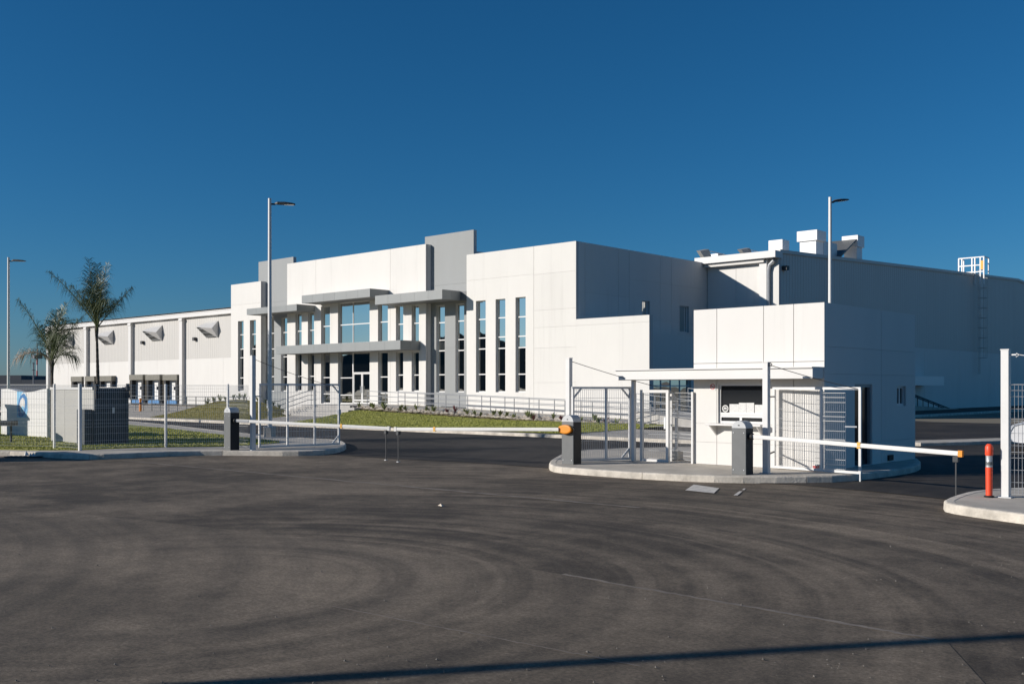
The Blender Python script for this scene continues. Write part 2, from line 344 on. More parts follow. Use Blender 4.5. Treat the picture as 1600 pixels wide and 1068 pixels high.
# older, paler asphalt in the near left of the forecourt, with a straight paving seam
sheet('worn_asphalt', [G(x,y)[:2] for x,y in [(470,838),(620,856),(760,876),(880,897),(1050,925),(1300,968),(1480,1002),(1560,1090)]]+[(-3.2,-2),(-9,1.5)]+[G(x,y)[:2] for x,y in [(-500,800),(100,800)]], .0, M['oldpatch'])
def smooth_poly(pts, it=2):
    for _ in range(it):
        q = []
        n = len(pts)
        for i in range(n):
            a = Vector(pts[i]); b = Vector(pts[(i+1)%n]); q += [tuple(a*.75+b*.25), tuple(a*.25+b*.75)]
        pts = q
    return pts
def island(name, poly, z, m_top, kerb_w=.16, seg=3.2, skip=None):
    """raised pavement whose edge is a row of kerb stones (children)"""
    n = len(poly)
    ar = sum(poly[i][0]*poly[(i+1)%n][1]-poly[(i+1)%n][0]*poly[i][1] for i in range(n))
    P = [Vector((p[0],p[1])) for p in (poly if ar > 0 else poly[::-1])]
    inner = []
    for i in range(n):
        a, b, c = P[i-1], P[i], P[(i+1)%n]
        d1 = (b-a).normalized(); d2 = (c-b).normalized(); nn = Vector((-(d1+d2).y, (d1+d2).x))
        nn = nn.normalized() if nn.length > 1e-6 else Vector((-d1.y,d1.x)); inner.append(b+nn*kerb_w)
    top = MB(); top.prism([tuple(p) for p in inner], -.05, z-.006); o = struct(top.build(name, m_top))
    run = MB(); acc = 0; count = 0
    def flush():
        nonlocal run, acc
        if run.v: run.build('kerb_stone', M['kerb'], o)
        run = MB(); acc = 0
    for i in range(n):
        a, b, ia, ib = P[i], P[(i+1)%n], inner[i], inner[(i+1)%n]
        L = (b-a).length; k = max(1, round(L/seg)) if L > seg*1.3 else 1
        for j in range(k):
            g = .006/max(L/k,.05)
            f0, f1 = j/k, (j+1)/k
            if acc == 0: f0 += g/k
            if acc+L/k >= seg: f1 -= g/k
            p0, p1, q1, q0 = a.lerp(b,f0), a.lerp(b,f1), ia.lerp(ib,f1), ia.lerp(ib,f0)
            d = (b-a).normalized(); out = Vector((d.y,-d.x)); r = .035
            # rounded nose
            pr = [(p0+out*.01, p1+out*.01, -.05),(p0, p1, z-r),(p0-out*r*.3, p1-out*r*.3, z-r*.35),(p0-out*r, p1-out*r, z),(q0, q1, z),(q0, q1, -.05)]
            V = [(x[0].x,x[0].y,x[2]) for x in pr]+[(x[1].x,x[1].y,x[2]) for x in pr]; m_ = len(pr)
            run.add(V, [tuple(range(m_)), tuple(range(m_,2*m_))[::-1]]+[(t,(t+1)%m_,m_+(t+1)%m_,m_+t) for t in range(m_)])
            acc += L/k
            if acc >= seg: flush()
    flush()
    return o
left_px = [(-260,711),(0,711.5),(60,713.5),(110,716.5),(150,717.5),(200,715.5),(260,712.5),(330,711),(400,711.5),(455,712),(500,711),(526,708),(541,702.5),(540,697),(528,692.5),(490,690.5),(440,687.5),(390,683),(350,678),(260,667),(200,661),(100,654.5),(-60,651),(-260,651)]
LI = smooth_poly([G(x,y)[:2] for x,y in left_px], 1)
isl_left = island('pavement', LI, .15, M['conc'])
mid_px = [(857,733),(868,738),(910,741.5),(985,747),(1060,751),(1135,754),(1240,754.5),(1320,753),(1385,745),(1428,738.5),(1441,731),(1431,722),(1300,707),(1084,704),(930,708),(880,715),(861,726)]
isl_mid = island('pavement', smooth_poly([G(x,y)[:2] for x,y in mid_px],1), .15, M['conc'])
right_px = [(1470,797),(1500,804),(1600,818),(1800,845),(1800,770),(1640,772),(1570,774),(1520,778),(1488,787)]
isl_right = island('pavement', smooth_poly([G(x,y)[:2] for x,y in right_px],1), .15, M['conc'])
med_px = [(1418,697),(1500,695.5),(1570,693),(1660,690.5),(1660,686.5),(1570,688.5),(1500,691),(1418,693)]
isl_med = island('pavement', smooth_poly([G(x,y)[:2] for x,y in med_px],1), .13, M['conc'])
YK = 31.6
walk = island('pavement', [(-70,YK),(-20,YK),(-16,YK+1.2),(-14.5,YK+4),(-33.2,YK+8),(-33.2,42),(-70,42)], .14, M['conc'], seg=4)
walk2 = island('pavement', [(-110,YK+4),(-70.05,YK+.2),(-70.05,46),(-84,55),(-110,55)], .12, M['conc'], seg=4)
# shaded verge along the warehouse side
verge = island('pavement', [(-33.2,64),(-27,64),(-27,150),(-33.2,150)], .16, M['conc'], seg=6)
sheet('verge_lawn', [(-33,64.4),(-27.5,64.4),(-27.5,149),(-33,149)], .175, M['hill'])  # dark scrub colour puts the shade into the verge grass

# lawns: soft mounds
def mound(name, poly, zf, m, nx=26, ny=14):
    # poly = 4 corners (front-left, front-right, back-right, back-left); zf(s,t) height
    A,B,C,D = [Vector((p[0],p[1])) for p in poly]; mb = MB(); V = []
    for j in range(ny+1):
        for i in range(nx+1):
            s, t = i/nx, j/ny; p = (A.lerp(B,s)).lerp(D.lerp(C,s),t)
            V.append((p.x,p.y,zf(s,t)))
    mb.add(V, [(j*(nx+1)+i, j*(nx+1)+i+1, (j+1)*(nx+1)+i+1, (j+1)*(nx+1)+i) for j in range(ny) for i in range(nx)])
    o = struct(mb.build(name, m, smooth=False, fix=False))
    for p in o.data.polygons: p.use_smooth = True
    def at(s, t):
        p = (A.lerp(B,s)).lerp(D.lerp(C,s),t); return p.x, p.y, zf(s,t)
    return o, at
FLOOR = .85
RZ0, RX0, RX1 = FLOOR, -55.0, -31.0          # entrance ramp along the front
def ramp_z(x): return FLOOR+(max(RX0,min(RX1,x))-RX0)/(RX1-RX0)*(.16-FLOOR)
fl, fr_, br, bl = G(486,659,.15), Vector((-26.5,YK+.45,0)), Vector((-28.5,43.15,0)), Vector((-54.0,43.15,0))
fl = Vector((fl.x, YK+.45, 0))
def lawn_z(s, t):
    x = (fl.lerp(fr_,s)).lerp(bl.lerp(br,s),t).x
    top = max(.17, ramp_z(x)-.26)
    e = t*t*(3-2*t)
    return .16+(top-.16)*e+.05*math.sin(s*9+t*3)*t*(1-t)
lawn_r, lawn_r_at = mound('lawn', [fl,fr_,br,bl], lawn_z, M['grassm'])
def lawn2_z(s, t): return .14+.95*math.sin(min(1,t*1.15)*math.pi*.5)**1.4*(math.sin(max(0,min(1,s*1.05))*math.pi)**.8)
l2 = [(-62.5,YK+.9),(-50.8,YK+.9),(-60.7,43.0),(-82,47.5)]
lawn_l, lawn_l_at = mound('lawn', l2, lawn2_z, M['dry'])
lv_px_f = [(-240,700),(0,701.5),(60,702.5),(124,702),(200,699),(259,697.5),(350,696.5),(392,694.5),(436,691)]
lv_px_b = [(436,689),(400,685.5),(350,679.5),(260,669),(200,663),(100,657),(0,655),(-240,653)]
verge_poly = [G(x,y,.16)[:2] for x,y in lv_px_f+lv_px_b]
vm = MB(); vm.prism(verge_poly, .10, .166); struct(vm.build('lawn', M['grassm']))

def in_poly(x, y, P):
    c = False; n = len(P)
    for i in range(n):
        x0,y0 = P[i][0],P[i][1]; x1,y1 = P[(i+1)%n][0],P[(i+1)%n][1]
        if (y0 > y) != (y1 > y) and x < (x1-x0)*(y-y0)/(y1-y0)+x0: c = not c
    return c
def grass(name, pts, h, label, m):
    V = []; Fc = []
    for (x,y,z) in pts:
        a = random.uniform(0,6.283); l = h*random.uniform(.5,1.3); wd = .018+.012*random.random()
        dx, dy = math.cos(a)*wd, math.sin(a)*wd; lx, ly = random.gauss(0,l*.4), random.gauss(0,l*.4)
        n = len(V); V += [(x-dx,y-dy,z-.01),(x+dx,y+dy,z-.01),(x+lx,y+ly,z+l)]; Fc.append((n,n+1,n+2))
    mb = MB(); mb.v = V; mb.f = Fc
    return tag(mb.build(name, m, fix=False), label, 'grass', kind='stuff')
pts = []
xs = [p[0] for p in verge_poly]; ys = [p[1] for p in verge_poly]
while len(pts) < 34000:
    x, y = random.uniform(max(min(xs),-45),max(xs)), random.uniform(min(ys),max(ys))
    if in_poly(x,y,verge_poly): pts.append((x,y,.166))
grass('grass', pts, .04, 'short green grass growing behind the wire fence at the left', M['blade'])
pts = []
for _ in range(36000):
    s, t = random.random(), random.random(); pts.append(lawn_r_at(s,t))
grass('grass', pts, .035, 'bright green grass on the bank below the entrance ramp', M['blade'])
pts = []
for _ in range(22000):
    s, t = random.random(), random.random(); pts.append(lawn_l_at(s,t))
grass('grass', pts, .035, 'yellowing grass on the mound left of the entrance steps', M['dry'])

# hills on the sunward side, seen only as the dark skyline in the windows
hv = []; hf = []; n = 90
for i in range(n+1):
    a = math.pi*1.03+i/n*math.pi*.72
    hh = 43+7*math.sin(i*.31)+5*math.sin(i*.83+1)+3*math.sin(i*1.9)
    for (r, z) in ((800,-1),(845,hh*.62),(880,hh),(1050,hh*.5),(1300,-1)):
        hv.append((math.cos(a)*r, math.sin(a)*r, z))
for i in range(n):
    for k in range(4): b_ = i*5+k; hf.append((b_,b_+1,b_+6,b_+5))
mb = MB(); mb.v = hv; mb.f = hf; struct(mb.build('hills', M['hill'], smooth=False))

# painted mark, dashes and seams on the forecourt
for i,q in enumerate([[(1070.5,766),(1084,757),(1123.7,762.8),(1115.5,770.7)],[(1146,774),(1155,767.5),(1160,767.5),(1152.5,774)],[(1159,765.5),(1162,763.2),(1165,763.4),(1163,765.8)]]):
    o = sheet('road_marking', [G(x,y)[:2] for x,y in q], .009, M['paint'])
def seam(pxs, wd):
    pts = [G(x,y) for x,y in pxs]; mb = MB()
    L_, R_ = [], []
    for i,p in enumerate(pts):
        d = (pts[min(i+1,len(pts)-1)]-pts[max(i-1,0)]).normalized(); nn = Vector((-d.y,d.x,0))*wd*random.uniform(.7,1.3)
        L_.append(p+nn); R_.append(p-nn)
    n = len(pts)
    mb.add([(p.x,p.y,.0035) for p in L_+R_], [(i,n+i,n+i+1,i+1) for i in range(n-1)])
    struct(mb.build('paving_seam', M['seam'], fix=False))
def line(p,q,n=40,j=.6): return [(p[0]+(q[0]-p[0])*i/n, p[1]+(q[1]-p[1])*i/n+random.uniform(-j,j)) for i in range(n+1)]
seam(line((190,719),(1000,793),60,.4), .06)
seam(line((520,947),(1000,1040),50,.6), .012)
seam(line((880,897),(1460,998),50,.7), .03)

# ================= buildings =================
def pt(plane, u, z, o=0.):
    k, c = plane
    return (u, c+o, z) if k == 'Y' else (c-o, u, z)
def panel(parent, plane, u0, u1, z0, z1, holes, m, o0=0., o1=.03, name='wall_panel', label=None):
    if u1 < u0: u0, u1 = u1, u0
    us = sorted({round(x,4) for x in [u0,u1]+[min(max(x,u0),u1) for h in holes for x in h[:2]]})
    zs = sorted({round(x,4) for x in [z0,z1]+[min(max(x,z0),z1) for h in holes for x in h[2:]]})
    nu, nz = len(us)-1, len(zs)-1
    if nu < 1 or nz < 1: return None
    res = None
    sol = [[not any(h[0] < (us[i]+us[i+1])/2 < h[1] and h[2] < (zs[j]+zs[j+1])/2 < h[3] for h in holes) for j in range(nz)] for i in range(nu)]
    comp = {}
    for i0 in range(nu):
        for j0 in range(nz):
            if not sol[i0][j0] or (i0,j0) in comp: continue
            c_ = len(set(comp.values())); stack = [(i0,j0)]
            while stack:
                q = stack.pop()
                if q in comp or not (0 <= q[0] < nu and 0 <= q[1] < nz) or not sol[q[0]][q[1]]: continue
                comp[q] = c_; stack += [(q[0]+1,q[1]),(q[0]-1,q[1]),(q[0],q[1]+1),(q[0],q[1]-1)]
    full = sol
    for c_ in sorted(set(comp.values())):
        sol = [[full[i][j] and comp[(i,j)] == c_ for j in range(nz)] for i in range(nu)]
        res = panel_piece(parent, plane, us, zs, sol, m, o0, o1, name)
    return res
def panel_piece(parent, plane, us, zs, sol, m, o0, o1, name):
    nu, nz = len(us)-1, len(zs)-1; label = None
    mb = MB(); vid = {}
    def v(i,j,k):
        if (i,j,k) not in vid: vid[(i,j,k)] = len(mb.v); mb.v.append(pt(plane, us[i], zs[j], o1 if k else o0))
        return vid[(i,j,k)]
    S = lambda i,j: 0 <= i < nu and 0 <= j < nz and sol[i][j]
    for i in range(nu):
        for j in range(nz):
            if not sol[i][j]: continue
            mb.f.append((v(i,j,0),v(i+1,j,0),v(i+1,j+1,0),v(i,j+1,0))); mb.f.append((v(i,j+1,1),v(i+1,j+1,1),v(i+1,j,1),v(i,j,1)))
            if not S(i-1,j): mb.f.append((v(i,j,0),v(i,j+1,0),v(i,j+1,1),v(i,j,1)))
            if not S(i+1,j): mb.f.append((v(i+1,j,0),v(i+1,j,1),v(i+1,j+1,1),v(i+1,j+1,0)))
            if not S(i,j-1): mb.f.append((v(i,j,0),v(i,j,1),v(i+1,j,1),v(i+1,j,0)))
            if not S(i,j+1): mb.f.append((v(i,j+1,0),v(i+1,j+1,0),v(i+1,j+1,1),v(i,j+1,1)))
    if not mb.f: return None
    o = mb.build(name, m, parent)
    if label: o['label'] = label
    return o
def clad(parent, plane, u0, u1, z0, z1, holes, m, vj=(), hj=(), gap=.022, thick=.25):
    """tilt-up wall: backing slab with the same openings, and panels parted by recessed joints"""
    if u1 < u0: u0, u1 = u1, u0
    panel(parent, plane, u0, u1, z0, z1, holes, M['backing'], .032, thick, name='wall_core')
    U = [u0]+sorted(x for x in vj if u0 < x < u1)+[u1]
    for i in range(len(U)-1):
        hz = hj[i] if hj and isinstance(hj[0],(list,tuple)) else hj
        Z = [z0]+sorted(z for z in hz if z0 < z < z1)+[z1]
        for j in range(len(Z)-1):
            panel(parent, plane, U[i]+(gap/2 if i else 0), U[i+1]-(gap/2 if i < len(U)-2 else 0), Z[j]+(gap*.18 if j else 0), Z[j+1]-(gap*.18 if j < len(Z)-2 else 0), holes, m)
def window(parent, plane, u0, u1, z0, z1, zm=(), um=(), rec=.17, fw=.055, gm='glass', name='window'):
    if u1 < u0: u0, u1 = u1, u0
    mb = MB(); o0, o1 = rec, rec+.07
    bx = lambda a,b,c,d,e=0: mb.box(pt(plane,a,c,o0-e), pt(plane,b,d,o1))
    bx(u0,u0+fw,z0,z1); bx(u1-fw,u1,z0,z1); bx(u0+fw,u1-fw,z0,z0+fw*1.2); bx(u0+fw,u1-fw,z1-fw,z1)
    Z = [z0]+sorted(zm)+[z1]; U = [u0]+sorted(um)+[u1]
    for z in Z[1:-1]: bx(u0+fw,u1-fw,z-fw*.65,z+fw*.65,.004)
    for u in U[1:-1]: bx(u-fw/2,u+fw/2,z0+fw,z1-fw,.008)
    f = mb.build(name, M['frame'], parent)
    for i in range(len(U)-1):
        for j in range(len(Z)-1):
            t = random.uniform(-.003,.003); t2 = random.uniform(-.003,.003)
            a = [pt(plane,U[i]+.01,Z[j]+.01,o0+.035),pt(plane,U[i+1]-.01,Z[j]+.01,o0+.035+t),pt(plane,U[i+1]-.01,Z[j+1]-.01,o0+.035+t+t2),pt(plane,U[i]+.01,Z[j+1]-.01,o0+.035+t2)]
            d = Vector(pt(plane,0,0,.012))-Vector(pt(plane,0,0,0))
            p = MB().prof(a, d).build('pane', M[gm], f)
    return f
def siding(parent, plane, u0, u1, z0, z1, m, pitch=.42, dep=.02, ztop=None):
    if u1 < u0: u0, u1 = u1, u0
    n = int((u1-u0)/pitch); p = (u1-u0)/n; mb = MB(); V = []
    zt = ztop or (lambda u: z1)
    prof = []
    for i in range(n):
        a = u0+i*p; prof += [(a,0.),(a+p*.62,0.),(a+p*.70,-dep),(a+p*.92,-dep)]
    prof.append((u1,0.))
    for (u,o) in prof: V += [pt(plane,u,z0,-o*0+dep+o), pt(plane,u,zt(u),dep+o)]
    mb.add(V, [(2*i,2*i+2,2*i+3,2*i+1) for i in range(len(prof)-1)])
    return mb.build('metal_siding', m, parent, fix=False)

YF = 48.25; XR = AtY(900,0,YF).x; YW = AtX(1105,0,XR).y; XW = AtY(1217,0,YW).x
YT = YF+.5
PF = ('Y',YF); PT_ = ('Y',YT)
ZB, ZC, ZT = 11.12, 12.26, 12.88           # tops: side blocks, centre, towers

office = thing('office_building', (-58,YF+7,0), 'white two storey office front with grey towers, canopies and tall narrow windows', 'building')
# --- windows from the photograph
def wspec(Y, px0, px1, pyt, pyb, mul=(), um=()):
    c = (px0+px1)/2
    return (FX(px0,Y), FX(px1,Y), AtY(c,pyb,Y).z, AtY(c,pyt,Y).z, [AtY(c,m_,Y).z for m_ in mul], [FX(u,Y) for u in um])
def hole(s): return (s[0],s[1],s[2],s[3])
Wr = [wspec(YF,743.6,758.8,469.5,612.3,(498.5,527.7,544.8,584.5)), wspec(YF,774.3,789.6,467,612.3,(496,526,543.8,584.3)), wspec(YF,805.4,821.3,464,612.3,(494.5,524.8,542.5,584.2))]
clad(office, PF, FX(729,YF), XR, 0, ZB, [hole(s) for s in Wr], M['white'], vj=[FX(834,YF)], hj=[[FLOOR+8.5],[2.4,4.6,5.9,7.0,9.3]])
for s in Wr: window(office, PF, *s[:4], s[4], s[5])
XTL, XTR = FX(664,YT), FX(740,YT)
Wt = [wspec(YT,681.6,695,476.5,612.3,(503.7,531,547.6,585)), wspec(YT,711.6,725.2,474,612.3,(501,530,547,584.8))]
clad(office, PT_, XTL, XTR, 0, ZT, [hole(s) for s in Wt], M['grey'], vj=[], hj=[1.6,4.9,7.2,9.3], thick=.3)
for s in Wt: window(office, PT_, *s[:4], s[4], s[5])
# centre
XC0, XC1 = FX(448.7,YF), FX(665.3,YF)
up = lambda a,b,t: wspec(YF,a,b,t,546,(505,))
Wc = [wspec(YF,461.5,471.3,489,546,(517,)), wspec(YF,481,490.8,487,546,(515.5,)), wspec(YF,501.5,515.5,478,546,(509.3,)),
      wspec(YF,528,577.5,471,546,(506,),(549,)), wspec(YF,590.5,606,471,546,(502.5,)), wspec(YF,618.5,630,477,546,(506,)), wspec(YF,643,654.6,476,546,(504.5,))]
Wl = [wspec(YF,461.5,471.3,549.5,610.8,(587.5,)), wspec(YF,481,490.8,549.5,610.8,(587.5,)), wspec(YF,501.5,515.5,549.5,632,(589.5,615)),
      wspec(YF,590.5,606,549.5,632,(588.5,614)), wspec(YF,618.5,630,549.5,610.8,(585.5,)), wspec(YF,643,654.6,549.5,611,(585.5,))]
Wd = wspec(YF,528,548.6,549.5,632.5,(590,617)); Wdoor = wspec(YF,548.6,577.5,549.5,632.5)
zl = FLOOR
for s in (Wd,Wdoor): pass
def flo(s): return (s[0],s[1],zl if s[2] < 1.2 else s[2],s[3],s[4],s[5])
Wl = [flo(s) for s in Wl]; Wd = flo(Wd); Wdoor = flo(Wdoor)
hol = [hole(s) for s in Wc+Wl]+[(Wd[0],Wdoor[1],zl,Wd[3])]
clad(office, PF, XC0, XC1, 0, ZC, hol, M['white'], vj=[FX(493.5,YF),FX(609.8,YF)], hj=[[5.0,8.9],[5.0,8.9],[5.0,8.9]])
for s in Wc+Wl: window(office, PF, *s[:4], s[4], s[5])
window(office, PF, *Wd[:4], Wd[4], ())
ztr = zl+2.35
window(office, PF, Wdoor[0], Wdoor[1], ztr, Wdoor[3])
mid = (Wdoor[0]+Wdoor[1])/2
for a,b,hs in ((Wdoor[0]+.06,mid-.012,1),(mid+.012,Wdoor[1]-.06,-1)):
    d = window(office, PF, a, b, zl+.02, ztr-.01, [zl+.28], (), fw=.085, name='door')
    hx = b-.10 if hs == 1 else a+.10
    MB().tube([pt(PF,hx,zl+.85,.10),pt(PF,hx,zl+1.35,.10)],.018,8).bar(pt(PF,hx,zl+.9,.10),pt(PF,hx,zl+.9,.18),.02).bar(pt(PF,hx,zl+1.3,.10),pt(PF,hx,zl+1.3,.18),.02).build('handle', M['galv'], d)
# left tower and left block
XL0, XL1 = FX(361,YF), FX(407.6,YF)
Wtl = [wspec(YT,414,428.3,494,611,(520.5,545,559,588)), wspec(YT,439,449,496,611,(519,543,557,588.5))]
clad(office, PT_, FX(404,YT), FX(458.3,YT), 0, ZT, [hole(s) for s in Wtl], M['grey'], hj=[1.6,4.9,7.2,9.3], thick=.3)
for s in Wtl: window(office, PT_, *s[:4], s[4], s[5])
Wb = [wspec(YF,371.7,380.6,501.3,610.8,(522.6,545,558.5,590)), wspec(YF,390.4,399.8,499.8,610.8,(521.7,544.6,558,589.8))]
clad(office, PF, XL0, XL1, 0, ZB, [hole(s) for s in Wb], M['white'], hj=[9.3])
for s in Wb: window(office, PF, *s[:4], s[4], s[5])
# returns beside the recesses, sides, roof
MB().box((XC1-.25,YF+.25,0),(XC1,YT,ZC)).build('side_wall', M['white'], office)
MB().box((XL1-.25,YF+.25,0),(XL1,YT,ZB)).build('side_wall', M['white'], office)
MB().box((XC0,YF+.25,0),(XC0+.25,YT,ZC)).build('side_wall', M['white'], office)
xrl = FX(729,YF); MB().box((xrl,YF+.25,0),(xrl+.25,YT,ZB)).build('side_wall', M['white'], office)
MB().box((XL0,YT+.32,ZB-.9),(XR-.3,YW-.05,ZB-.5)).build('roof', M['siding'], office)
MB().box((XC0,YT+.32,ZB-.5),(XC0+.25,YW-2,ZC)).box((XC1-.25,YT+.32,ZB-.5),(XC1,YW-2,ZC)).build('parapet', M['white'], office)
MB().box((XL0,YF+.26,0),(XL0+.25,YW-.05,ZB)).build('side_wall', M['white'], office)
# right flank, in shade
PR = ('X',XR)
def xspec(X, px0, px1, pyt, pyb): 
    c = (px0+px1)/2; return (FY(px0,X),FY(px1,X),AtX(c,pyb,X).z,AtX(c,pyt,X).z)
Wx = [xspec(XR,1003.5,1015.5,470,512), xspec(XR,1062,1076.5,478,519)]
clad(office, PR, YF+.034, YW, 0, ZB, Wx, M['white'], vj=[FY(914,XR),FY(966.5,XR),FY(983,XR),FY(1031.5,XR),FY(1049,XR)], hj=[[8.0],[8.0],[8.0],[9.2,6.6],[9.2,6.6],[9.2,6.6]])
for a in Wx: window(office, PR, *a, (), [(a[0]+a[1])/2+.3])
# low screen wall continuing the front, and the entrance annex behind it
XS = FX(1014.5,YF); ZS = 6.3
clad(office, PF, XR+.004, XS, 0, ZS, [], M['white'], vj=[], hj=[5.9], thick=.35)
XA = -36.2
PA = ('X',XA)
dsp = (FY(1021,XA),FY(1080,XA),.2,2.75)
clad(office, PA, YF+1.6, 60.5, 0, 5.45, [dsp], M['white'], hj=[3.4], vj=[57.2])
window(office, PA, *dsp, (2.2,), [dsp[0]+(dsp[1]-dsp[0])*k/4 for k in (1,2,3)], name='entrance_glazing')
MB().box((XR+.002,YF+1.6,5.2),(XA-.26,60.5,5.4)).build('annex_roof', M['siding'], office)
MB().box((XR+.002,60.2,0),(XA-.26,60.5,5.19)).box((XR+.002,YF+1.6,0),(XA-.26,YF+1.85,5.19)).build('side_wall', M['white'], office)
# canopies: cladding panels on the fascia, dark soffit
def canopy(px0, px1, pyt, pyb, Y0, Y1, npan, pyref):
    a, b = FX(px0,Y0), FX(px1,Y0); zt = AtY(pyref,pyt,Y0).z; zb = AtY(pyref,pyb,Y0).z
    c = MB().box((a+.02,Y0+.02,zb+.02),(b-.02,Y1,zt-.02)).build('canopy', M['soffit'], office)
    n = npan
    for i in range(n):
        x0 = a+(b-a)*i/n; x1 = a+(b-a)*(i+1)/n
        MB().box((x0+.006,Y0,zb),(x1-.006,Y0+.03,zt)).build('cladding_panel', M['canopy'], c)
    for k in range(2):
        y0 = Y0+.03+(Y1-Y0-.03)*k/2; y1 = Y0+.03+(Y1-Y0-.03)*(k+1)/2
        MB().box((b-.03,y0+.006,zb),(b,y1-.006,zt)).build('cladding_panel', M['canopy'], c)
        MB().box((a,y0+.006,zb),(a+.03,y1-.006,zt)).build('cladding_panel', M['canopy'], c)
    MB().box((a+.04,Y0+.05,zt-.015),(b-.04,Y1-.02,zt+.01)).build('canopy_roof', M['siding'], c)
    return zt, zb
YC = YF-1.75
z1 = canopy(586,691,452,466.8,YC,YF-.02,5,690.7)
canopy(471.4,578,450.5,463.6,YC-.06,YF-.02,6,578)
canopy(385.5,463.6,475,485,YC,YF-.02,5,463.6)
canopy(431.5,625.6,531.3,545.6,YC-.1,YF-.02,9,625.6)
# ends of the right / left canopies running back into the tower recess
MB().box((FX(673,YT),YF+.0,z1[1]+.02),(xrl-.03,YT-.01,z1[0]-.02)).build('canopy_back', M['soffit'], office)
# entrance steps, landing, ramp
tread = .5; rise = (FLOOR-.14)/5
SX0, SX1 = -60.6, -53.9
for i in range(5):
    MB().box((SX0,43.2-(i+1)*tread,.05),(SX1,43.2-i*tread-.001,FLOOR-(i+1)*rise+ (0 if i<4 else .006))).build('step', M['paver'], office)
MB().box((SX0,43.2,.05),(RX0,YF-.01,FLOOR)).build('landing', M['paver'], office)
rm = MB(); rm.prof([(RX0+.002,44.4,.02),(RX0+.002,44.4,FLOOR),(RX1,44.4,.16),(RX1,44.4,.02)], (0,2.0,0)); rm.build('ramp', M['paver'], office)
sl = MB().prof([(RX0+.002,46.42,.02),(RX0+.002,46.42,FLOOR+.004),(XS,46.42,.18),(XS,46.42,.02)], (0,YF-46.45,0)).build('planter_bed', M['conc'], office)

def railing(name, pts, zf, label, posts, bars=(.35,.68,1.0), r=.024, m='rail', group=None):
    base = Vector((pts[0][0],pts[0][1],zf(pts[0])))
    t = thing(name, base, label, 'railing', group)
    for h in bars:
        MB().tube([(p[0],p[1],zf(p)+h) for p in pts], r, 6).build('rail', M[m], t)
    for (a,b,n) in posts:
        for i in range(n):
            f = i/(n-1) if n > 1 else 0
            p = (a[0]+(b[0]-a[0])*f, a[1]+(b[1]-a[1])*f)
            MB().tube([(p[0],p[1],zf(p)-.02),(p[0],p[1],zf(p)+bars[-1])], r*1.15, 6).build('post', M[m], t)
    return t
rz = lambda p: ramp_z(p[0])
railing('handrail', [(RX0+.2,44.55),(RX1,44.55)], rz, 'grey tube handrail along the front of the entrance ramp above the lawn', [((RX0+.2,44.55),(RX1,44.55),13)])
railing('handrail', [(RX0+1.5,46.25),(RX1,46.25)], rz, 'grey tube handrail on the building side of the entrance ramp', [((RX0+1.5,46.25),(RX1,46.25),12)])
stz = lambda p: FLOOR if p[1] >= 43.2 else max(.14, FLOOR-(43.2-p[1])/tread*rise)
sxr = -59.8
railing('handrail', [(sxr,39.9),(sxr,40.7),(sxr,43.2),(sxr,43.9)], stz, 'grey three bar handrail rising beside the wide entrance steps', [((sxr,40.2),(sxr,40.2),1),((sxr,41.9),(sxr,41.9),1),((sxr,43.5),(sxr,43.5),1)])
# switchback rails further right, behind the pedestrian gate
r2 = lambda p: max(.15,.75-.03*(p[0]+34))
railing('handrail', [(-33,46.0),(-23.5,41.5)], lambda p: .15+.6*max(0,min(1,(-23.5-p[0])/9.5)), 'grey handrail of the lower ramp seen through the left pedestrian gate', [((-33,46.0),(-23.5,41.5),6)])
railing('handrail', [(-31,48.2),(-21.5,43.7)], lambda p: .15+.9*max(0,min(1,(-21.5-p[0])/9.5)), 'grey handrail behind the lower ramp seen through the framed pedestrian gate', [((-31,48.2),(-21.5,43.7),6)])
lr = MB().prof([(-33.3,46.1,.05),(-33.3,46.1,.75),(-23.4,41.6,.16),(-23.4,41.6,.05)], (1.9,2.0,0)); struct(lr.build('ramp', M['paver']))

# ---------------- warehouse ----------------
wh = thing('warehouse', (-90,YW+40,0), 'long white warehouse with metal siding, loading docks and a low gable', 'building')
ZW = 11.05; ZP = 5.6
XLW = FX(77.5,YW); PW = ('Y',YW)
pil = [FX(78,YW), FX(137.5,YW), FX(207,YW), FX(287,YW)]
bay = pil[3]-pil[2]; XE = XL0+1.0
allp = [pil[0],pil[1],pil[2],pil[3]]
# dock openings
docks = []
for (a,b,t) in ((262,283.5,585),(235,256.5,585),(209.5,230,585),(161,181,587),(139.8,154,587.5),(118,134.5,588)):
    docks.append((FX(a,YW),FX(b,YW),AtY((a+b)/2,t,YW).z))
dh = [(a+.55,b-.55,.55,z-.75) for a,b,z in docks]
vj = sorted(pil[1:]+[(pil[i]+pil[i+1])/2 for i in range(3)]+[pil[3]+9,pil[3]+18])
clad(wh, PW, XLW, XE, 0, ZP, dh, M['white2'], vj=vj, hj=[], thick=.3)
siding(wh, PW, XLW, XE, ZP+.01, ZW-.3, M['siding'])
MB().box((XLW,YW+.06,ZP),(XE,YW+.3,ZW-.2)).build('siding_backing', M['siding'], wh)
for i,x in enumerate(allp):
    p = MB().box((x-.33,YW-.42,0),(x+.33,YW-.004,ZW-.42)).build('pilaster', M['trim'], wh)
    MB().box((x-.40,YW-.5,ZW-.8),(x+.40,YW-.43,ZW-.5)).build('downpipe_head', M['trim'], p)
MB().box((XLW-.3,YW-.5,ZW-.42),(XE,YW+.35,ZW+.02)).build('gutter', M['trim'], wh)
MB().box((XLW-.35,YW-.56,ZW+.02),(XE,YW+.4,ZW+.12)).build('eaves_flashing', M['trim'], wh)
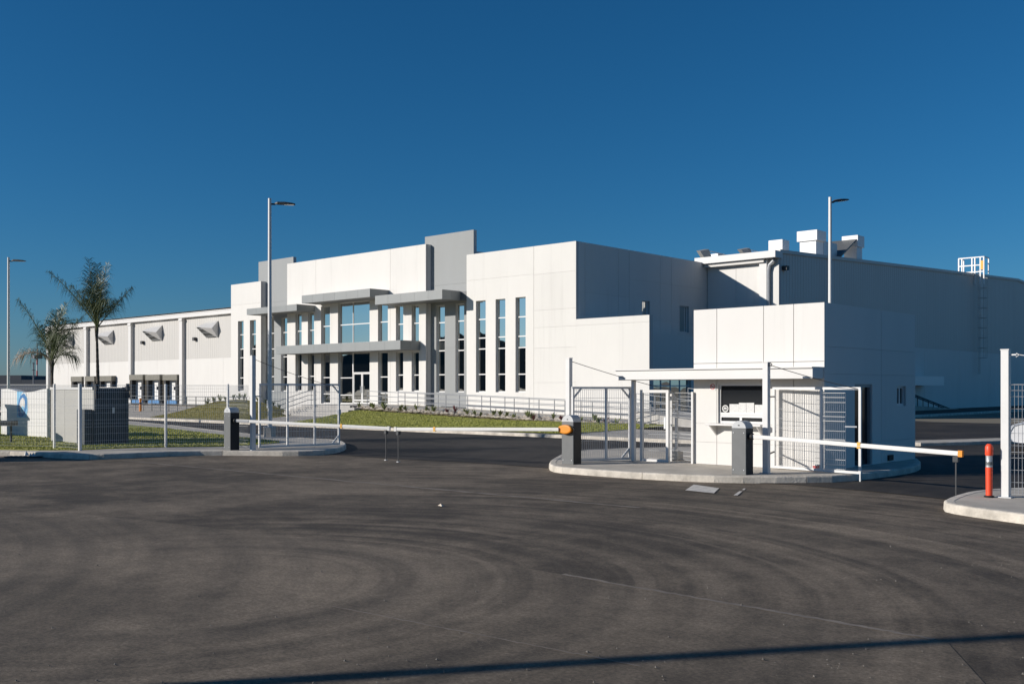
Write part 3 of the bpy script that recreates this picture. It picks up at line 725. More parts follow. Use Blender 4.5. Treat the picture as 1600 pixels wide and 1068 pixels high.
for a,b,z in docks:
    s = MB(); h0 = .0
    d = s.box((a-.06,YW-.66,z-.7),(b+.06,YW-.012,z)).build('dock_shelter', M['dockpad'], wh)
    MB().box((a,YW-.55,h0+.5),(a+.5,YW-.01,z-.71)).build('side_pad', M['black'], d)
    MB().box((b-.5,YW-.55,h0+.5),(b,YW-.01,z-.71)).build('side_pad', M['black'], d)
    MB().box((a-.05,YW-.60,h0+.5),(a-.004,YW-.03,z-.71)).build('side_flap', M['beige'], d)
    dd = MB()
    zz = .56; n = 5; hh = (z-.76-zz)/n
    for k in range(n): dd.box((a+.56,YW+.08,zz+k*hh+.01),(b-.56,YW+.13,zz+(k+1)*hh-.01))
    door = dd.build('dock_door', M['ac'], d)
    c = (a+b)/2; MB().box((c-.28,YW+.065,zz+hh*2.6),(c+.28,YW+.079,zz+hh*2.6+.42)).build('door_window', M['darkglass'], door)
    MB().box((a+.35,YW-.5,.06),(b-.35,YW-.02,.52)).build('dock_leveller', M['blue'], d)
    for bx_ in (a+.02,b-.30): MB().box((bx_,YW-.3,.05),(bx_+.28,YW-.02,.48)).build('bumper', M['black'], d)
# vent hoods
def hood(pxc, pyc):
    p = AtY(pxc,pyc,YW-.05); x1 = p.x+1.35; x0 = p.x-1.05; z0 = p.z-1.0; h = 2.0; Y = YW-.05
    A=(x1,Y,z0+h);B=(x1,Y,z0);C=(x1-.05,Y-.8,z0+h*.55);D=(x0,Y-1.45,z0+h*.64);E=(x1-1.65,Y-1.45,z0+h*.62);Fp=(x0,Y,z0+h);Gp=(x0,Y,z0)
    o = MB().add([A,B,C,D,E,Fp,Gp], [(0,2,1),(0,4,2),(2,4,1),(5,3,4,0),(5,6,3)]).build('vent_hood', M['trim'], wh)
    # louvre blades across the open underside
    for k in range(3):
        f = (k+.5)/3
        a = Vector(D).lerp(Vector(Gp),f); b = Vector(E).lerp(Vector(B),f)
        MB().bar(a,b,.07,.02).build('louvre', M['galv'], o)
    MB().add([tuple(Vector(D)*.97+Vector(Fp)*.03),tuple(Vector(E)*.97+Vector(A)*.03),tuple(Vector(B)+Vector((0,.03,.1))),tuple(Vector(Gp)+Vector((0,.03,.1)))],[(0,1,2,3)]).build('louvre_back', M['cab'], o, fix=False)
for c in ((331,515),(245,521),(170,527.5),(108,533)): hood(*c)
for c in ((305.5,529.5),(224,535)):
    p = AtY(*c,YW-.03); MB().box((p.x-.22,YW-.35,p.z-.2),(p.x+.22,YW-.004,p.z+.2)).build('floodlight', M['dark'], wh)
# right flank of the front: short wall next to the office and the gable side
clad(wh, PW, XR+.03, XW, 0, ZW-.1, [], M['white2'], vj=[FX(1150,YW)], hj=[7.6], thick=.3)
MB().box((XR-.6,YW-.75,ZW-.05),(XW+.12,YW+.3,ZW+.42)).build('eaves_flashing', M['trim'], wh)
MB().box((XR+.03,YW-.5,ZW-.3),(XW-.9,YW-.01,ZW-.06)).build('gutter', M['siding'], wh)
xd = FX(1195.5,YW); MB().box((xd-.28,YW-.32,0),(xd+.28,YW-.004,ZW-.1)).build('pilaster', M['trim'], wh)
xd = FX(1202.5,YW); MB().tube([(xd,YW-.18,0),(xd,YW-.18,ZW-.9),(xd+.1,YW-.2,ZW-.5),(xd+.5,YW-.3,ZW-.2)],.12,8).build('downpipe', M['galv'], wh, smooth=True)
YRG = AtX(1590,0,XW).y; ZRG = AtX(1590,437,XW).z; YEND = 2*YRG-YW
zr = lambda y: ZW+.42+(ZRG-ZW-.42)*(1-abs(y-YRG)/(YRG-YW))
PX = ('X',XW)
YV = 0.0
step = (YEND-YW)/12
clad(wh, PX, YW+.31, YEND, 0, ZP, [], M['white2'], vj=[YW+step*k for k in range(1,12)], hj=[], thick=.3)
for (a,b) in ((YW+.02,YRG),(YRG,YEND)):
    siding(wh, PX, a, b, ZP+.012, ZW, M['siding'], ztop=lambda u: zr(u)-.05)
    MB().prof([(XW-.06,a,ZP),(XW-.06,b,ZP),(XW-.06,b,zr(b)-.1),(XW-.06,a,zr(a)-.1)],(-.25,0,0)).build('siding_backing', M['siding'], wh)
    MB().prof([(XW+.10,a,zr(a)-.12),(XW+.10,b,zr(b)-.12),(XW+.10,b,zr(b)+.12),(XW+.10,a,zr(a)+.12)],(-.35,0,0)).build('gable_flashing', M['siding'], wh)
    MB().add([(XLW,a,zr(a)-.06),(XW-.05,a,zr(a)-.06),(XW-.05,b,zr(b)-.06),(XLW,b,zr(b)-.06)],[(0,1,2,3)]).build('roof', M['siding'], wh, fix=False)
MB().box((XLW,YW+.31,0),(XLW+.3,YEND,ZW-.1)).build('side_wall', M['white2'], wh)
MB().box((XLW,YEND-.3,0),(XW-.35,YEND,ZW-.2)).build('rear_wall', M['white2'], wh)
# floodlight near the corner, side entrance canopy and its stair
p = AtX(1224,419,XW); MB().box((XW+.01,p.y-.2,p.z-.15),(XW+.35,p.y+.2,p.z+.15)).build('floodlight', M['dark'], wh)
ca, cb = AtX(1418,590,XW+1.8), AtX(1475,590,XW+1.8)
cz1 = AtX(1475,588,XW+1.8).z; cz0 = AtX(1475,602,XW+1.8).z
MB().box((XW+.01,ca.y,cz0),(XW+1.8,cb.y,cz1)).build('door_canopy', M['ac'], wh)
sa, sb = AtX(1425,615,XW+1.6), AtX(1504,646,XW+1.6)
zs_top = sa.z-1.0
MB().box((XW+.05,ca.y+.5,.05),(XW+1.75,sa.y,zs_top)).build('stair_landing', M['conc'], wh)
ns = 8
for i in range(ns):
    y0 = sa.y+(sb.y-sa.y)*i/ns; y1 = sa.y+(sb.y-sa.y)*(i+1)/ns
    MB().box((XW+.05,y0+.001,.05),(XW+1.75,y1,.1+(zs_top-.1)*(1-(i+1)/ns)+.05)).build('step', M['conc'], wh)
stt = thing('stair_railing', (XW+1.6,sa.y,.05), 'dark blue stair railing in the shade of the warehouse side', 'railing')
tp = lambda f: Vector((XW+1.6, sa.y+(sb.y-sa.y)*f, sa.z+(sb.z-sa.z)*f))
for dz in (0,-.14): MB().tube([tp(-.25)*1.0+Vector((0,0,dz)) if False else Vector((XW+1.6,sa.y-2.5,sa.z+dz)),tp(0)+Vector((0,0,dz)),tp(1)+Vector((0,0,dz))],.055,6).build('rail', M['dark'], stt)
for k in range(11):
    q = tp(k/10); MB().tube([(q.x,q.y,max(.1,q.z-1.0)),tuple(q)],.035,5).build('baluster', M['dark'], stt)
# roof access ladder with safety cage and guarded top
pl = AtX(1524,437,XW); lad = thing('access_ladder', (XW+.5,pl.y,3.4), 'caged access ladder up the shaded warehouse side with white guard rail on top', 'ladder')
ytop = AtX(1524,403,XW).z; y0 = pl.y
for dy in (-.25,.25): MB().bar((XW+.35,y0+dy,3.4),(XW+.35,y0+dy,ytop-1.2),.06).build('stile', M['siding'], lad)
rg = MB()
z = 3.6
while z < ytop-1.4: rg.bar((XW+.35,y0-.25,z),(XW+.35,y0+.25,z),.03); z += .3
rg.build('rungs', M['siding'], lad)
for k in range(9):
    z = 5.0+k*(ytop-7.0)/8
    MB().tube([(XW+.35+.75*math.sin(t*math.pi),y0-.45*math.cos(t*math.pi),z) for t in [j/8 for j in range(9)]],.022,4).build('cage_hoop', M['siding'], lad)
for t in (.25,.5,.75): MB().bar((XW+.35+.75*math.sin(t*math.pi),y0-.45*math.cos(t*math.pi),5.0),(XW+.35+.75*math.sin(t*math.pi),y0-.45*math.cos(t*math.pi),ytop-2),.035,.01).build('cage_strap', M['siding'], lad)
ya, yb = AtX(1501,437,XW).y, AtX(1541,437,XW).y; zb_ = zr(y0)+.1
for dx in (-1.4,-1.1,-.15,.12,.62,.95): MB().bar((XW+dx,y0-.5,zb_-.1 if dx < -.2 else zb_-1.1),(XW+dx,y0-.5,ytop),.11).build('guard_post', M['ac'], lad)
for z in (zb_+.12,(zb_+ytop)/2,ytop): MB().bar((XW-1.4,y0-.5,z),(XW+.95,y0-.5,z),.10).build('guard_rail', M['ac'], lad)
for dx in (-1.4,.95): MB().bar((XW+dx,y0-.5,ytop),(XW+dx,y0+.9,ytop),.1).bar((XW+dx,y0+.9,ytop),(XW+dx,y0+.9,zb_),.1).build('guard_return', M['ac'], lad)
MB().box((XW+.66,y0-.57,zb_+.3),(XW+.91,y0-.53,ytop-.35)).build('warning_plate', M['yellowtag'], lad)

# ---------------- roof plant ----------------
def roof_unit(px0, px1, pyt, X, label, capf=.45, duct=None):
    c = AtX((px0+px1)/2,pyt,X); zt = c.z; zb = zr(c.y)-.05
    wy = abs(px1-px0)*math.hypot(c.x,c.y)/F*.62
    t = thing('roof_vent_unit', (X,c.y,zb), label, 'roof unit', 'white duct units on the warehouse roof')
    hcap = (zt-zb)*capf
    MB().box((X-wy*.5,c.y-wy*.46,zb),(X+wy*.5,c.y+wy*.46,zt-hcap)).build('duct', M['ac'], t, bevel=.02)
    MB().box((X-wy*.62,c.y-wy*.58,zt-hcap),(X+wy*.62,c.y+wy*.58,zt)).build('cap', M['ac'], t, bevel=.02)
    for k in range(3): MB().box((X-wy*.5-.01,c.y-wy*.46-.012,zb+.25+k*.3),(X+wy*.5+.012,c.y+wy*.46+.01,zb+.28+k*.3)).build('seam_flange', M['galv'], t)
    return t, c, zb, zt, wy
roof_unit(1202,1232,376,-36.5,'small square white duct cap above the warehouse corner',.52)
u2 = roof_unit(1247,1289,362,-37.5,'tallest white duct tower left of the lamp post on the roof',.30)
u3 = roof_unit(1317,1349,369.5,-37.0,'white duct tower right of the lamp post on the roof',.35)
def cooler(px, py, X, label, s=1.0, flip=1):
    c = AtX(px,py,X); zb = zr(c.y)-.05
    t = thing('roof_cooler', (X,c.y,zb), label, 'roof unit', 'grey coolers on the warehouse roof')
    h = 1.5*s
    MB().box((X-.9*s,c.y-.2*s,zb),(X+.7*s,c.y+1.3*s,zb+h)).build('housing', M['galv'], t, bevel=.02)
    for k in range(4): MB().bar((X+.72*s,c.y-.15*s+k*.45*s,zb),(X+.72*s,c.y-.15*s+k*.45*s,zb+h),.05).build('rib', M['siding'], t)
    MB().prof([(X-1.0*s,c.y-1.5*s,zb+h*1.0),(X-1.0*s,c.y-1.42*s,zb+h*1.06),(X-1.0*s,c.y-.2*s,zb+h*.42),(X-1.0*s,c.y-.2*s,zb+h*.32)],(1.9*s,0,0)).build('intake_hood', M['galv'], t)
    MB().bar((X-.9*s,c.y-1.4*s,zb+h),(X-.9*s,c.y-.1*s,zb+h*.98),.04).bar((X+.8*s,c.y-1.4*s,zb+h),(X+.6*s,c.y-.1*s,zb+h*.98),.04).build('hood_stay', M['galv'], t)
    return t
def slab_hood(px0, px1, pyt, pyb, X, label):
    a = AtX(px0,pyt,X); b = AtX(px1,pyb,X); zb = zr(b.y)-.05
    t = thing('roof_intake_hood', (X,b.y,zb), label, 'roof unit', 'grey intake hoods on the warehouse roof')
    dpx = px1-px0
    q4 = [AtX(px0,pyt+2,X), AtX(px0+dpx*.75,pyt-.5,X), AtX(px1+3,pyb+1,X), AtX(px0+dpx*.55,pyb+1,X)]
    MB().prof(q4,(-.35,0,.05)).build('hood', M['skip'], t)
    MB().box((X-.8,b.y+.5,zb),(X+.3,b.y+2.1,a.z-.1)).build('housing', M['galv'], t, bevel=.02)
    MB().bar((X+.1,a.y+1.2,a.z),(X+.1,b.y+2.1,a.z-.05),.05).build('stay', M['galv'], t)
    for k in range(3): MB().bar((X+.33,b.y+.55+k*.75,zb),(X+.33,b.y+.55+k*.75,a.z-.1),.06).build('rib', M['siding'], t)
slab_hood(1094,1112,390,407,-42.5,'grey slanted intake hood at the left end of the roof edge')
slab_hood(1158,1176,388,402,-39.5,'grey slanted intake hood in the middle of the roof edge')
q = AtX(1297,385,-37.5); zb = zr(q.y)-.05
t = thing('roof_intake_hood', (-37.5,q.y,zb), 'dark slanted hood between the two tall white ducts', 'roof unit')
a1, b1 = AtX(1327,378,-37.0), AtX(1303,403,-37.0)
MB().prof([(-38.6,a1.y,a1.z),(-36.4,a1.y,a1.z),(-36.4,b1.y,b1.z),(-38.6,b1.y,b1.z)],(0,.12,.22)).build('hood', M['cab'], t)
MB().box((-38.4,u2[1].y+u2[4]*.5,zb),(-36.8,b1.y+.2,AtX(1290,378,-37).z)).build('housing', M['galv'], t, bevel=.03)

# ================= guardhouse =================
gc = G(1288,735.5,.15); YG, XG = gc.y, gc.x
XGL = FX(1084,YG); ZG = AtY(1288,472,YG).z; YGB = FY(1430,XG)
gh = thing('guardhouse', ((XG+XGL)/2,(YG+YGB)/2,.15), 'small white flat roofed guardhouse with service window, canopy and side door', 'guardhouse')
PG = ('Y',YG); PGX = ('X',XG)
gw = (FX(1122,YG),FX(1193,YG),AtY(1135,662,YG).z,AtY(1135,599.5,YG).z)
zj = [AtY(1100,661,YG).z, AtY(1100,690,YG).z]
zcan = AtY(1200,566,YG).z
clad(gh, PG, XGL, XG, .15, zcan, [gw], M['white2'], vj=[FX(1120,YG),FX(1240,YG)], hj=zj, gap=.014, thick=.18)
clad(gh, PG, XGL, XG, zcan+.012, ZG, [], M['white2'], vj=[FX(1120,YG),FX(1193,YG),FX(1240,YG)], gap=.016, thick=.18)
gd = (FY(1335.5,XG),FY(1363,XG),.16,AtX(1345,600,XG).z)
gwx = (FY(1401.5,XG),FY(1415.5,XG),AtX(1408,634,XG).z,AtX(1408,603,XG).z)
clad(gh, PGX, YG+.034, YGB, .15, ZG, [gd,gwx], M['white2'], vj=[FY(1377,XG)], hj=[zj[1],zcan-.28,zcan+.35], gap=.014, thick=.18)
MB().box((XGL,YG+.19,.15),(XGL+.18,YGB,ZG-.002)).build('side_wall', M['white2'], gh)
MB().box((XGL+.18,YGB-.18,.15),(XG-.19,YGB,ZG-.002)).build('rear_wall', M['white2'], gh)
MB().box((XGL+.18,YG+.19,ZG-.35),(XG-.19,YGB-.18,ZG-.2)).build('roof', M['conc'], gh)
MB().box((XGL+.18,YG+.19,.152),(XG-.19,YGB-.18,.17)).build('floor', M['conc'], gh)
MB().box((XGL+.3,YG+1.6,.17),(XG-.3,YG+1.7,2.4)).build('partition', M['cab'], gh)
# service window: big pane above, two hatches below
zsill = AtY(1135,647.5,YG).z
mx = FX(1156,YG)
f = window(gh, PG, gw[0],gw[1],zsill,gw[3], (), (), rec=.05, fw=.045, gm='darkglass')
h = window(gh, PG, gw[0],gw[1],gw[2],zsill-.004, (), [mx], rec=.05, fw=.06, gm='darkglass', name='hatch')
zp = AtY(1135,644.5,YG).z
for (a,b,t_) in ((1137.5,1152,631),(1152.2,1163.4,629),(1163.8,1176,629),(1177,1191,632)):
    MB().box((FX(a,YG),YG+.071,zp+.004),(FX(b,YG),YG+.076,AtY((a+b)/2,t_,YG).z)).build('paper_notice', M['notice'], f)
ec = AtY(1131,638,YG); ey = YG+.072
em = MB().disc((ec.x,ey,ec.z),(0,-1,0),.088,.004,28,.064).build('round_emblem', M['paper'], f)
MB().disc((ec.x,ey+.001,ec.z),(0,-1,0),.062,.002,28).build('emblem_ground', M['dark'], em)
MB().add([(ec.x-.046,ey-.004,ec.z-.004),(ec.x+.046,ey-.004,ec.z-.004),(ec.x+.02,ey-.004,ec.z+.038),(ec.x+.004,ey-.004,ec.z+.024),(ec.x-.016,ey-.004,ec.z+.046)],[(0,1,2,3,4)]).build('emblem_mountain', M['paper'], em, fix=False)
MB().box((ec.x-.048,ey-.005,ec.z-.024),(ec.x+.048,ey-.002,ec.z-.014)).build('emblem_bar', M['paper'], em)
ns = AtY(1113.7,603.8,YG)
sg = MB().box((ns.x-.085,YG-.008,ns.z-.095),(ns.x+.085,YG-.001,ns.z+.095)).build('no_smoking_sign', M['paper'], gh)
MB().disc((ns.x,YG-.009,ns.z),(0,-1,0),.07,.003,28,.056).build('red_ring', M['red'], sg)
MB().bar((ns.x-.045,YG-.014,ns.z+.045),(ns.x+.045,YG-.014,ns.z-.045),.004,.014).build('red_slash', M['red'], sg)
MB().box((ns.x-.04,YG-.012,ns.z-.006),(ns.x+.03,YG-.009,ns.z+.008)).build('cigarette', M['dark'], sg)
# shelf with triangular brackets
sz = AtY(1120,660.5,YG).z; sx0, sx1 = FX(1112.5,YG), FX(1199,YG); sd_ = .34
sh = MB().box((sx0,YG-sd_,sz-.05),(sx1,YG-.002,sz)).build('shelf', M['trim'], gh, bevel=.008)
for x in (sx0+.12,sx1-.12):
    MB().prof([(x-.02,YG-.004,sz-.051),(x-.02,YG-sd_+.02,sz-.051),(x-.02,YG-.004,sz-.30)],(.04,0,0)).build('bracket', M['trim'], sh)
# canopy reaching left over the pedestrian gate
yc0 = AtX(1267,0,XG).y; yc0 = YG-.55
xc0, xc1 = FX(962,yc0), XG-.02
zt, zb = AtY(1260,572.5,yc0).z, AtY(1260,591,yc0).z
cn = MB().box((xc0,yc0,zb),(xc1,YG-.003,zt-.03)).build('canopy', M['trim'], gh)
MB().box((xc0-.06,yc0-.05,zt-.029),(xc1+.01,YG-.003,zt)).build('canopy_flashing', M['trim'], cn)
MB().box((xc0,YG+.0,zb),(XGL-.004,YG+.9,zt-.035)).build('canopy_rear', M['trim'], cn)
MB().box((xc0+.05,yc0+.05,zb-.012),(xc1-.05,YG-.004,zb-.001)).build('soffit', M['conc'], cn)
# door and its frame
MB().box(pt(PGX,gd[0],.17,.10),pt(PGX,gd[1],gd[3],.14)).build('door', M['darkglass'], gh)
for a,b,c,d in ((gd[0],gd[0]+.07,.16,gd[3]),(gd[1]-.07,gd[1],.16,gd[3]),(gd[0]+.07,gd[1]-.07,gd[3]-.07,gd[3])):
    MB().box(pt(PGX,a,c,.03),pt(PGX,b,d,.16)).build('door_frame', M['rail'], gh)
window(gh, PGX, *gwx, (), [(gwx[0]+gwx[1])/2], rec=.06, gm='darkglass')
gv_ = AtX(1390,729,XG); MB().box((XG+.001,gv_.y-.14,.2),(XG+.05,gv_.y+.14,.34)).build('wall_vent', M['black'], gh)
# canopy post
pp = AtY(990,717,yc0+.3)
MB().box((pp.x-.045,pp.y-.045,.145),(pp.x+.045,pp.y+.045,zb)).build('canopy_post', M['post'], gh)

# ================= gate posts, gates, fences =================
e1 = Vector((1,0,0))
def tall_post(px, pyb, pyt, label, wd=.13):
    p = G(px,pyb,.15); D = math.hypot(p.x,p.y)
    t_ = (p.x*-SA+p.y*CA); zt = H+(HZ-pyt)*t_/F
    t = thing('gate_post', (p.x,p.y,.15), label, 'post', 'tall white gate posts')
    MB().box((p.x-wd/2,p.y-wd/2,.14),(p.x+wd/2,p.y+wd/2,zt)).build('shaft', M['post'], t, bevel=.006)
    MB().box((p.x-wd/2-.006,p.y-wd/2-.006,zt),(p.x+wd/2+.006,p.y+wd/2+.006,zt+.02)).build('cap', M['post'], t)
    MB().box((p.x-wd*.9,p.y-wd*.9,.14),(p.x+wd*.9,p.y+wd*.9,.162)).build('base_plate', M['galv'], t)
    return p, zt, t
pA = tall_post(395,702.5,556,'tall white square gate post beside the left barrier cabinet')
pB = tall_post(889,721,560,'tall white square gate post behind the amber hub barrier cabinet')
pC = tall_post(1197.5,738.5,567,'tall white square gate post in front of the guardhouse window')
pD = tall_post(1571.5,776,547,'tall white square gate post at the right edge by the orange bollard')
def wires(mb, a, b, z0, z1, du=.055, dz=.2, r=.0044, fold=True):
    a = Vector((a[0],a[1],0)); b = Vector((b[0],b[1],0)); L = (b-a).length; d = (b-a)/L; nn = Vector((-d.y,d.x,0))
    def thin(p, q, rr):
        D_ = (q-p).normalized(); s1 = D_.cross(Vector((.3,.5,.81))).normalized()*rr; s2 = s1.cross(D_).normalized()*rr
        tri = [s1*1.15, -s1*.575+s2, -s1*.575-s2]; mb.add([p+x for x in tri]+[q+x for x in tri], [(0,1,4,3),(1,2,5,4),(2,0,3,5)])
    n = max(2,int(L/du))
    for i in range(n+1):
        p = a+d*(L*i/n); thin(p+Vector((0,0,z0)), p+Vector((0,0,z1)), r)
    k = max(2,int((z1-z0)/dz))
    for i in range(k+1):
        z = z0+(z1-z0)*i/k; thin(a+nn*.006+Vector((0,0,z)), b+nn*.006+Vector((0,0,z)), r)
    if fold:                                 # the V folds that stiffen such panels
        for f in (.03,.36,.66,.97):
            z = z0+(z1-z0)*f
            for dz_ in (-.05,.05): thin(a-nn*.02+Vector((0,0,z+dz_)), b-nn*.02+Vector((0,0,z+dz_)), r*1.1)
def mesh_part(parent, a, b, z0, z1, name='mesh_panel', **k):
    mb = MB(); wires(mb, a, b, z0, z1, **k); return mb.build(name, M['wire'], parent, fix=False)
def cable(a, b, sag, label, group=None, r=.008):
    a = Vector(a); b = Vector(b); mb = MB()
    mb.tube([a.lerp(b,i/16)-Vector((0,0,sag*4*(i/16)*(1-i/16))) for i in range(17)], r, 5)
    return tag(mb.build('stay_cable', M['dark'], smooth=False), label, 'cable', group)
def gate(name, a, b, z0, z1, mids, label, chamfer='b', w=.055, mesh=(0,1), m='post', group=None):
    """framed mesh leaf from a to b; chamfered corners at its free end"""
    a = Vector((a[0],a[1],0)); b = Vector((b[0],b[1],0)); d = (b-a).normalized(); L = (b-a).length
    t = thing(name, (a.x,a.y,z0), label, 'gate', group)
    Z = lambda p,z: (p.x,p.y,z)
    for p in [a,b]+[a.lerp(b,f) for f in mids]: MB().bar(Z(p,z0),Z(p,z1),w).build('stile', M[m], t)
    MB().bar(Z(a-d*w/2,z1+w*.45),Z(b+d*w/2,z1+w*.45),w).build('top_rail', M[m], t)
    MB().bar(Z(a-d*w/2,z0-w*.45),Z(b+d*w/2,z0-w*.45),w).build('bottom_rail', M[m], t)
    ends = {'b':[(b,-d)],'a':[(a,d)],'ab':[(b,-d),(a,d)],'':[]}[chamfer]
    for (e,dd) in ends:
        for (z,s) in ((z1,-1),(z0,1)): MB().bar(Z(e+dd*.24,z),Z(e,z+s*.26),w*.75).build('corner_brace', M[m], t)
    mesh_part(t, a.lerp(b,mesh[0]), a.lerp(b,mesh[1]), z0+.02, z1-.02, fold=False)
    return t
dep = lambda p: -SA*p[0]+CA*p[1]
zAt = lambda p,py: H+(HZ-py)*dep(p)/F
# left vehicle gate leaf, swung inward
a, b = G(405.5,697.5,.22), G(529.5,692.5,.22)
gA = gate('gate', a, b, .24, zAt(a,601.5), (.34,.68), 'white framed mesh gate leaf standing open beside the left barrier')
for z in (.6,1.8): MB().bar((pA[0].x,pA[0].y,z),(a.x,a.y,z),.035).build('hinge', M['galv'], gA)
MB().box((b.x-.05,b.y-.05,1.18),(b.x+.05,b.y+.05,1.34)).build('latch', M['galv'], gA)
cable((pA[0].x,pA[0].y,pA[1]-.08),(b.x,b.y,zAt(b,606)), .05, 'thin dark cable from the left gate post to its open gate leaf')
# gate leaf behind the amber barrier, framed pedestrian gate and end panel next to the guardhouse
a, b = G(895,718.5,.2), G(984,715.5,.2)
gB = gate('gate', a, b, .22, zAt(a,607), (.58,), 'white framed mesh gate leaf behind the amber hub barrier cabinet', chamfer='ab')
for z in (.6,1.8): MB().bar((pB[0].x,pB[0].y,z),(a.x,a.y,z),.03).build('hinge', M['galv'], gB)
cable((pB[0].x,pB[0].y,pB[1]-.05),(*G(1046,716,.2)[:2],zAt(G(1046,716,.2),609)), .03, 'thin dark cable from the middle gate post running under the canopy')
a, b = G(1003,717.5,.18), G(1043.5,719.5,.18)
gP = gate('pedestrian_gate', a, b, .2, zAt(a,613), (), 'narrow white framed pedestrian gate left of the guardhouse', chamfer='', w=.075)
q = a.lerp(b,.9); MB().bar((q.x,q.y,1.0),(q.x,q.y,1.3),.05).bar((q.x,q.y,1.2),(q.x-.3,q.y+.1,1.2),.03).build('handle', M['galv'], gP)
fp = thing('gate_side_panel', G(1052,720,.15), 'white mesh panel with folded top between pedestrian gate and guardhouse wall', 'fence')
a, b = G(1049,719.5,.15), Vector((XGL-.03,YG+.12,0)); b = Vector((FX(1082,YG-.05),YG-.05,0))
for p in (a,b): MB().bar((p.x,p.y,.14),(p.x,p.y,zAt(p,612)),.05).build('post', M['post'], fp)
mesh_part(fp, a, b, .22, zAt(a,613))
q = G(1057,718,.15); MB().bar((q.x,q.y,.5),(q.x,q.y,zAt(q,625)),.06).bar((q.x-.18,q.y,.25),(q.x,q.y,.5),.06).bar((q.x-.2,q.y,zAt(q,612)),(q.x,q.y,zAt(q,625)),.06).build('bent_frame', M['post'], fp)
MB().box((q.x-.16,q.y-.12,.15),(q.x+.14,q.y+.1,.38)).build('footing', M['conc'], fp)
# right vehicle gate leaf across the guardhouse front
a, b = AtY(1209.5,0,YG-.14), AtY(1344,0,YG-.42); a.z = b.z = .2
gC = gate('gate', a, b, .22, zAt(a,608), (.57,), 'white framed mesh gate leaf standing across the guardhouse corner', chamfer='', mesh=(0,.57))
m2 = MB(); wires(m2, a.lerp(b,.59), a.lerp(b,.84), .24, zAt(a,613), du=.05, r=.0065); m2.build('mesh_panel', M['wire'], gC, fix=False)
for z in (.55,1.85): MB().bar((pC[0].x,pC[0].y,z),(a.x,a.y,z),.03).build('hinge', M['dark'], gC)
q = a.lerp(b,.965); MB().bar((q.x,q.y,1.2),(q.x-.25,q.y-.05,1.2),.03).build('handle', M['galv'], gC)
MB().bar((b.x,b.y,.0),(b.x,b.y,.25),.03).build('drop_bolt', M['galv'], gC)
cable((pC[0].x+.08,pC[0].y,pC[1]-.04),(b.x,b.y,zAt(b,608)), .03, 'thin dark cable from the guardhouse gate post to its gate leaf')
MB2 = MB().disc((pC[0].x+.1,pC[0].y,pC[1]-.04),(0,-1,0),.045,.02,12,.03); MB2.build('eye_bolt', M['dark'], pC[2])
# fence right of the far right post
fr2 = thing('wire_fence', (pD[0].x,pD[0].y,.15), 'white welded wire fence at the right edge of the forecourt', 'fence')
e = Vector(G(1760,782,.15)); s0 = Vector((pD[0].x+.08,pD[0].y,0))
mesh_part(fr2, s0, e, .20, zAt(pD[0],600), du=.06)
MB().bar((e.x,e.y,.14),(e.x,e.y,zAt(pD[0],599)),.06).build('post', M['post'], fr2)
MB().bar((pD[0].x+.07,pD[0].y,pD[1]-.08),(pD[0].x+.17,pD[0].y,pD[1]-.08),.025).tube([(pD[0].x+.17,pD[0].y,pD[1]-.06),(pD[0].x+.22,pD[0].y,pD[1]-.08),(pD[0].x+.17,pD[0].y,pD[1]-.12)],.014,6).tube([(pD[0].x+.2,pD[0].y,pD[1]-.08),(pD[0].x+3.0,pD[0].y-.02,pD[1]-.5)],.007,5).build('cable_clamp', M['post'], fr2)
# left fence with a corner post
fence = thing('wire_fence', (*G(125,703,.15)[:2],.15), 'white welded wire fence along the left verge up to the gate post', 'fence')
fpx = [(-60,698),(85,700.5),(125,703.5),(259,698),(356,697.5),(388,701.5)]
fp_ = [G(x,y,.15) for x,y in fpx]
ztop = 2.14
for i,p in enumerate(fp_[:-1]):
    wd = .08 if i == 2 else .06
    po = MB().box((p.x-wd/2,p.y-wd/2,.13),(p.x+wd/2,p.y+wd/2,ztop+.04)).build('post', M['post'], fence)
for i in range(len(fp_)-1): mesh_part(fence, fp_[i], fp_[i+1], .22, ztop, du=.06, r=.003)

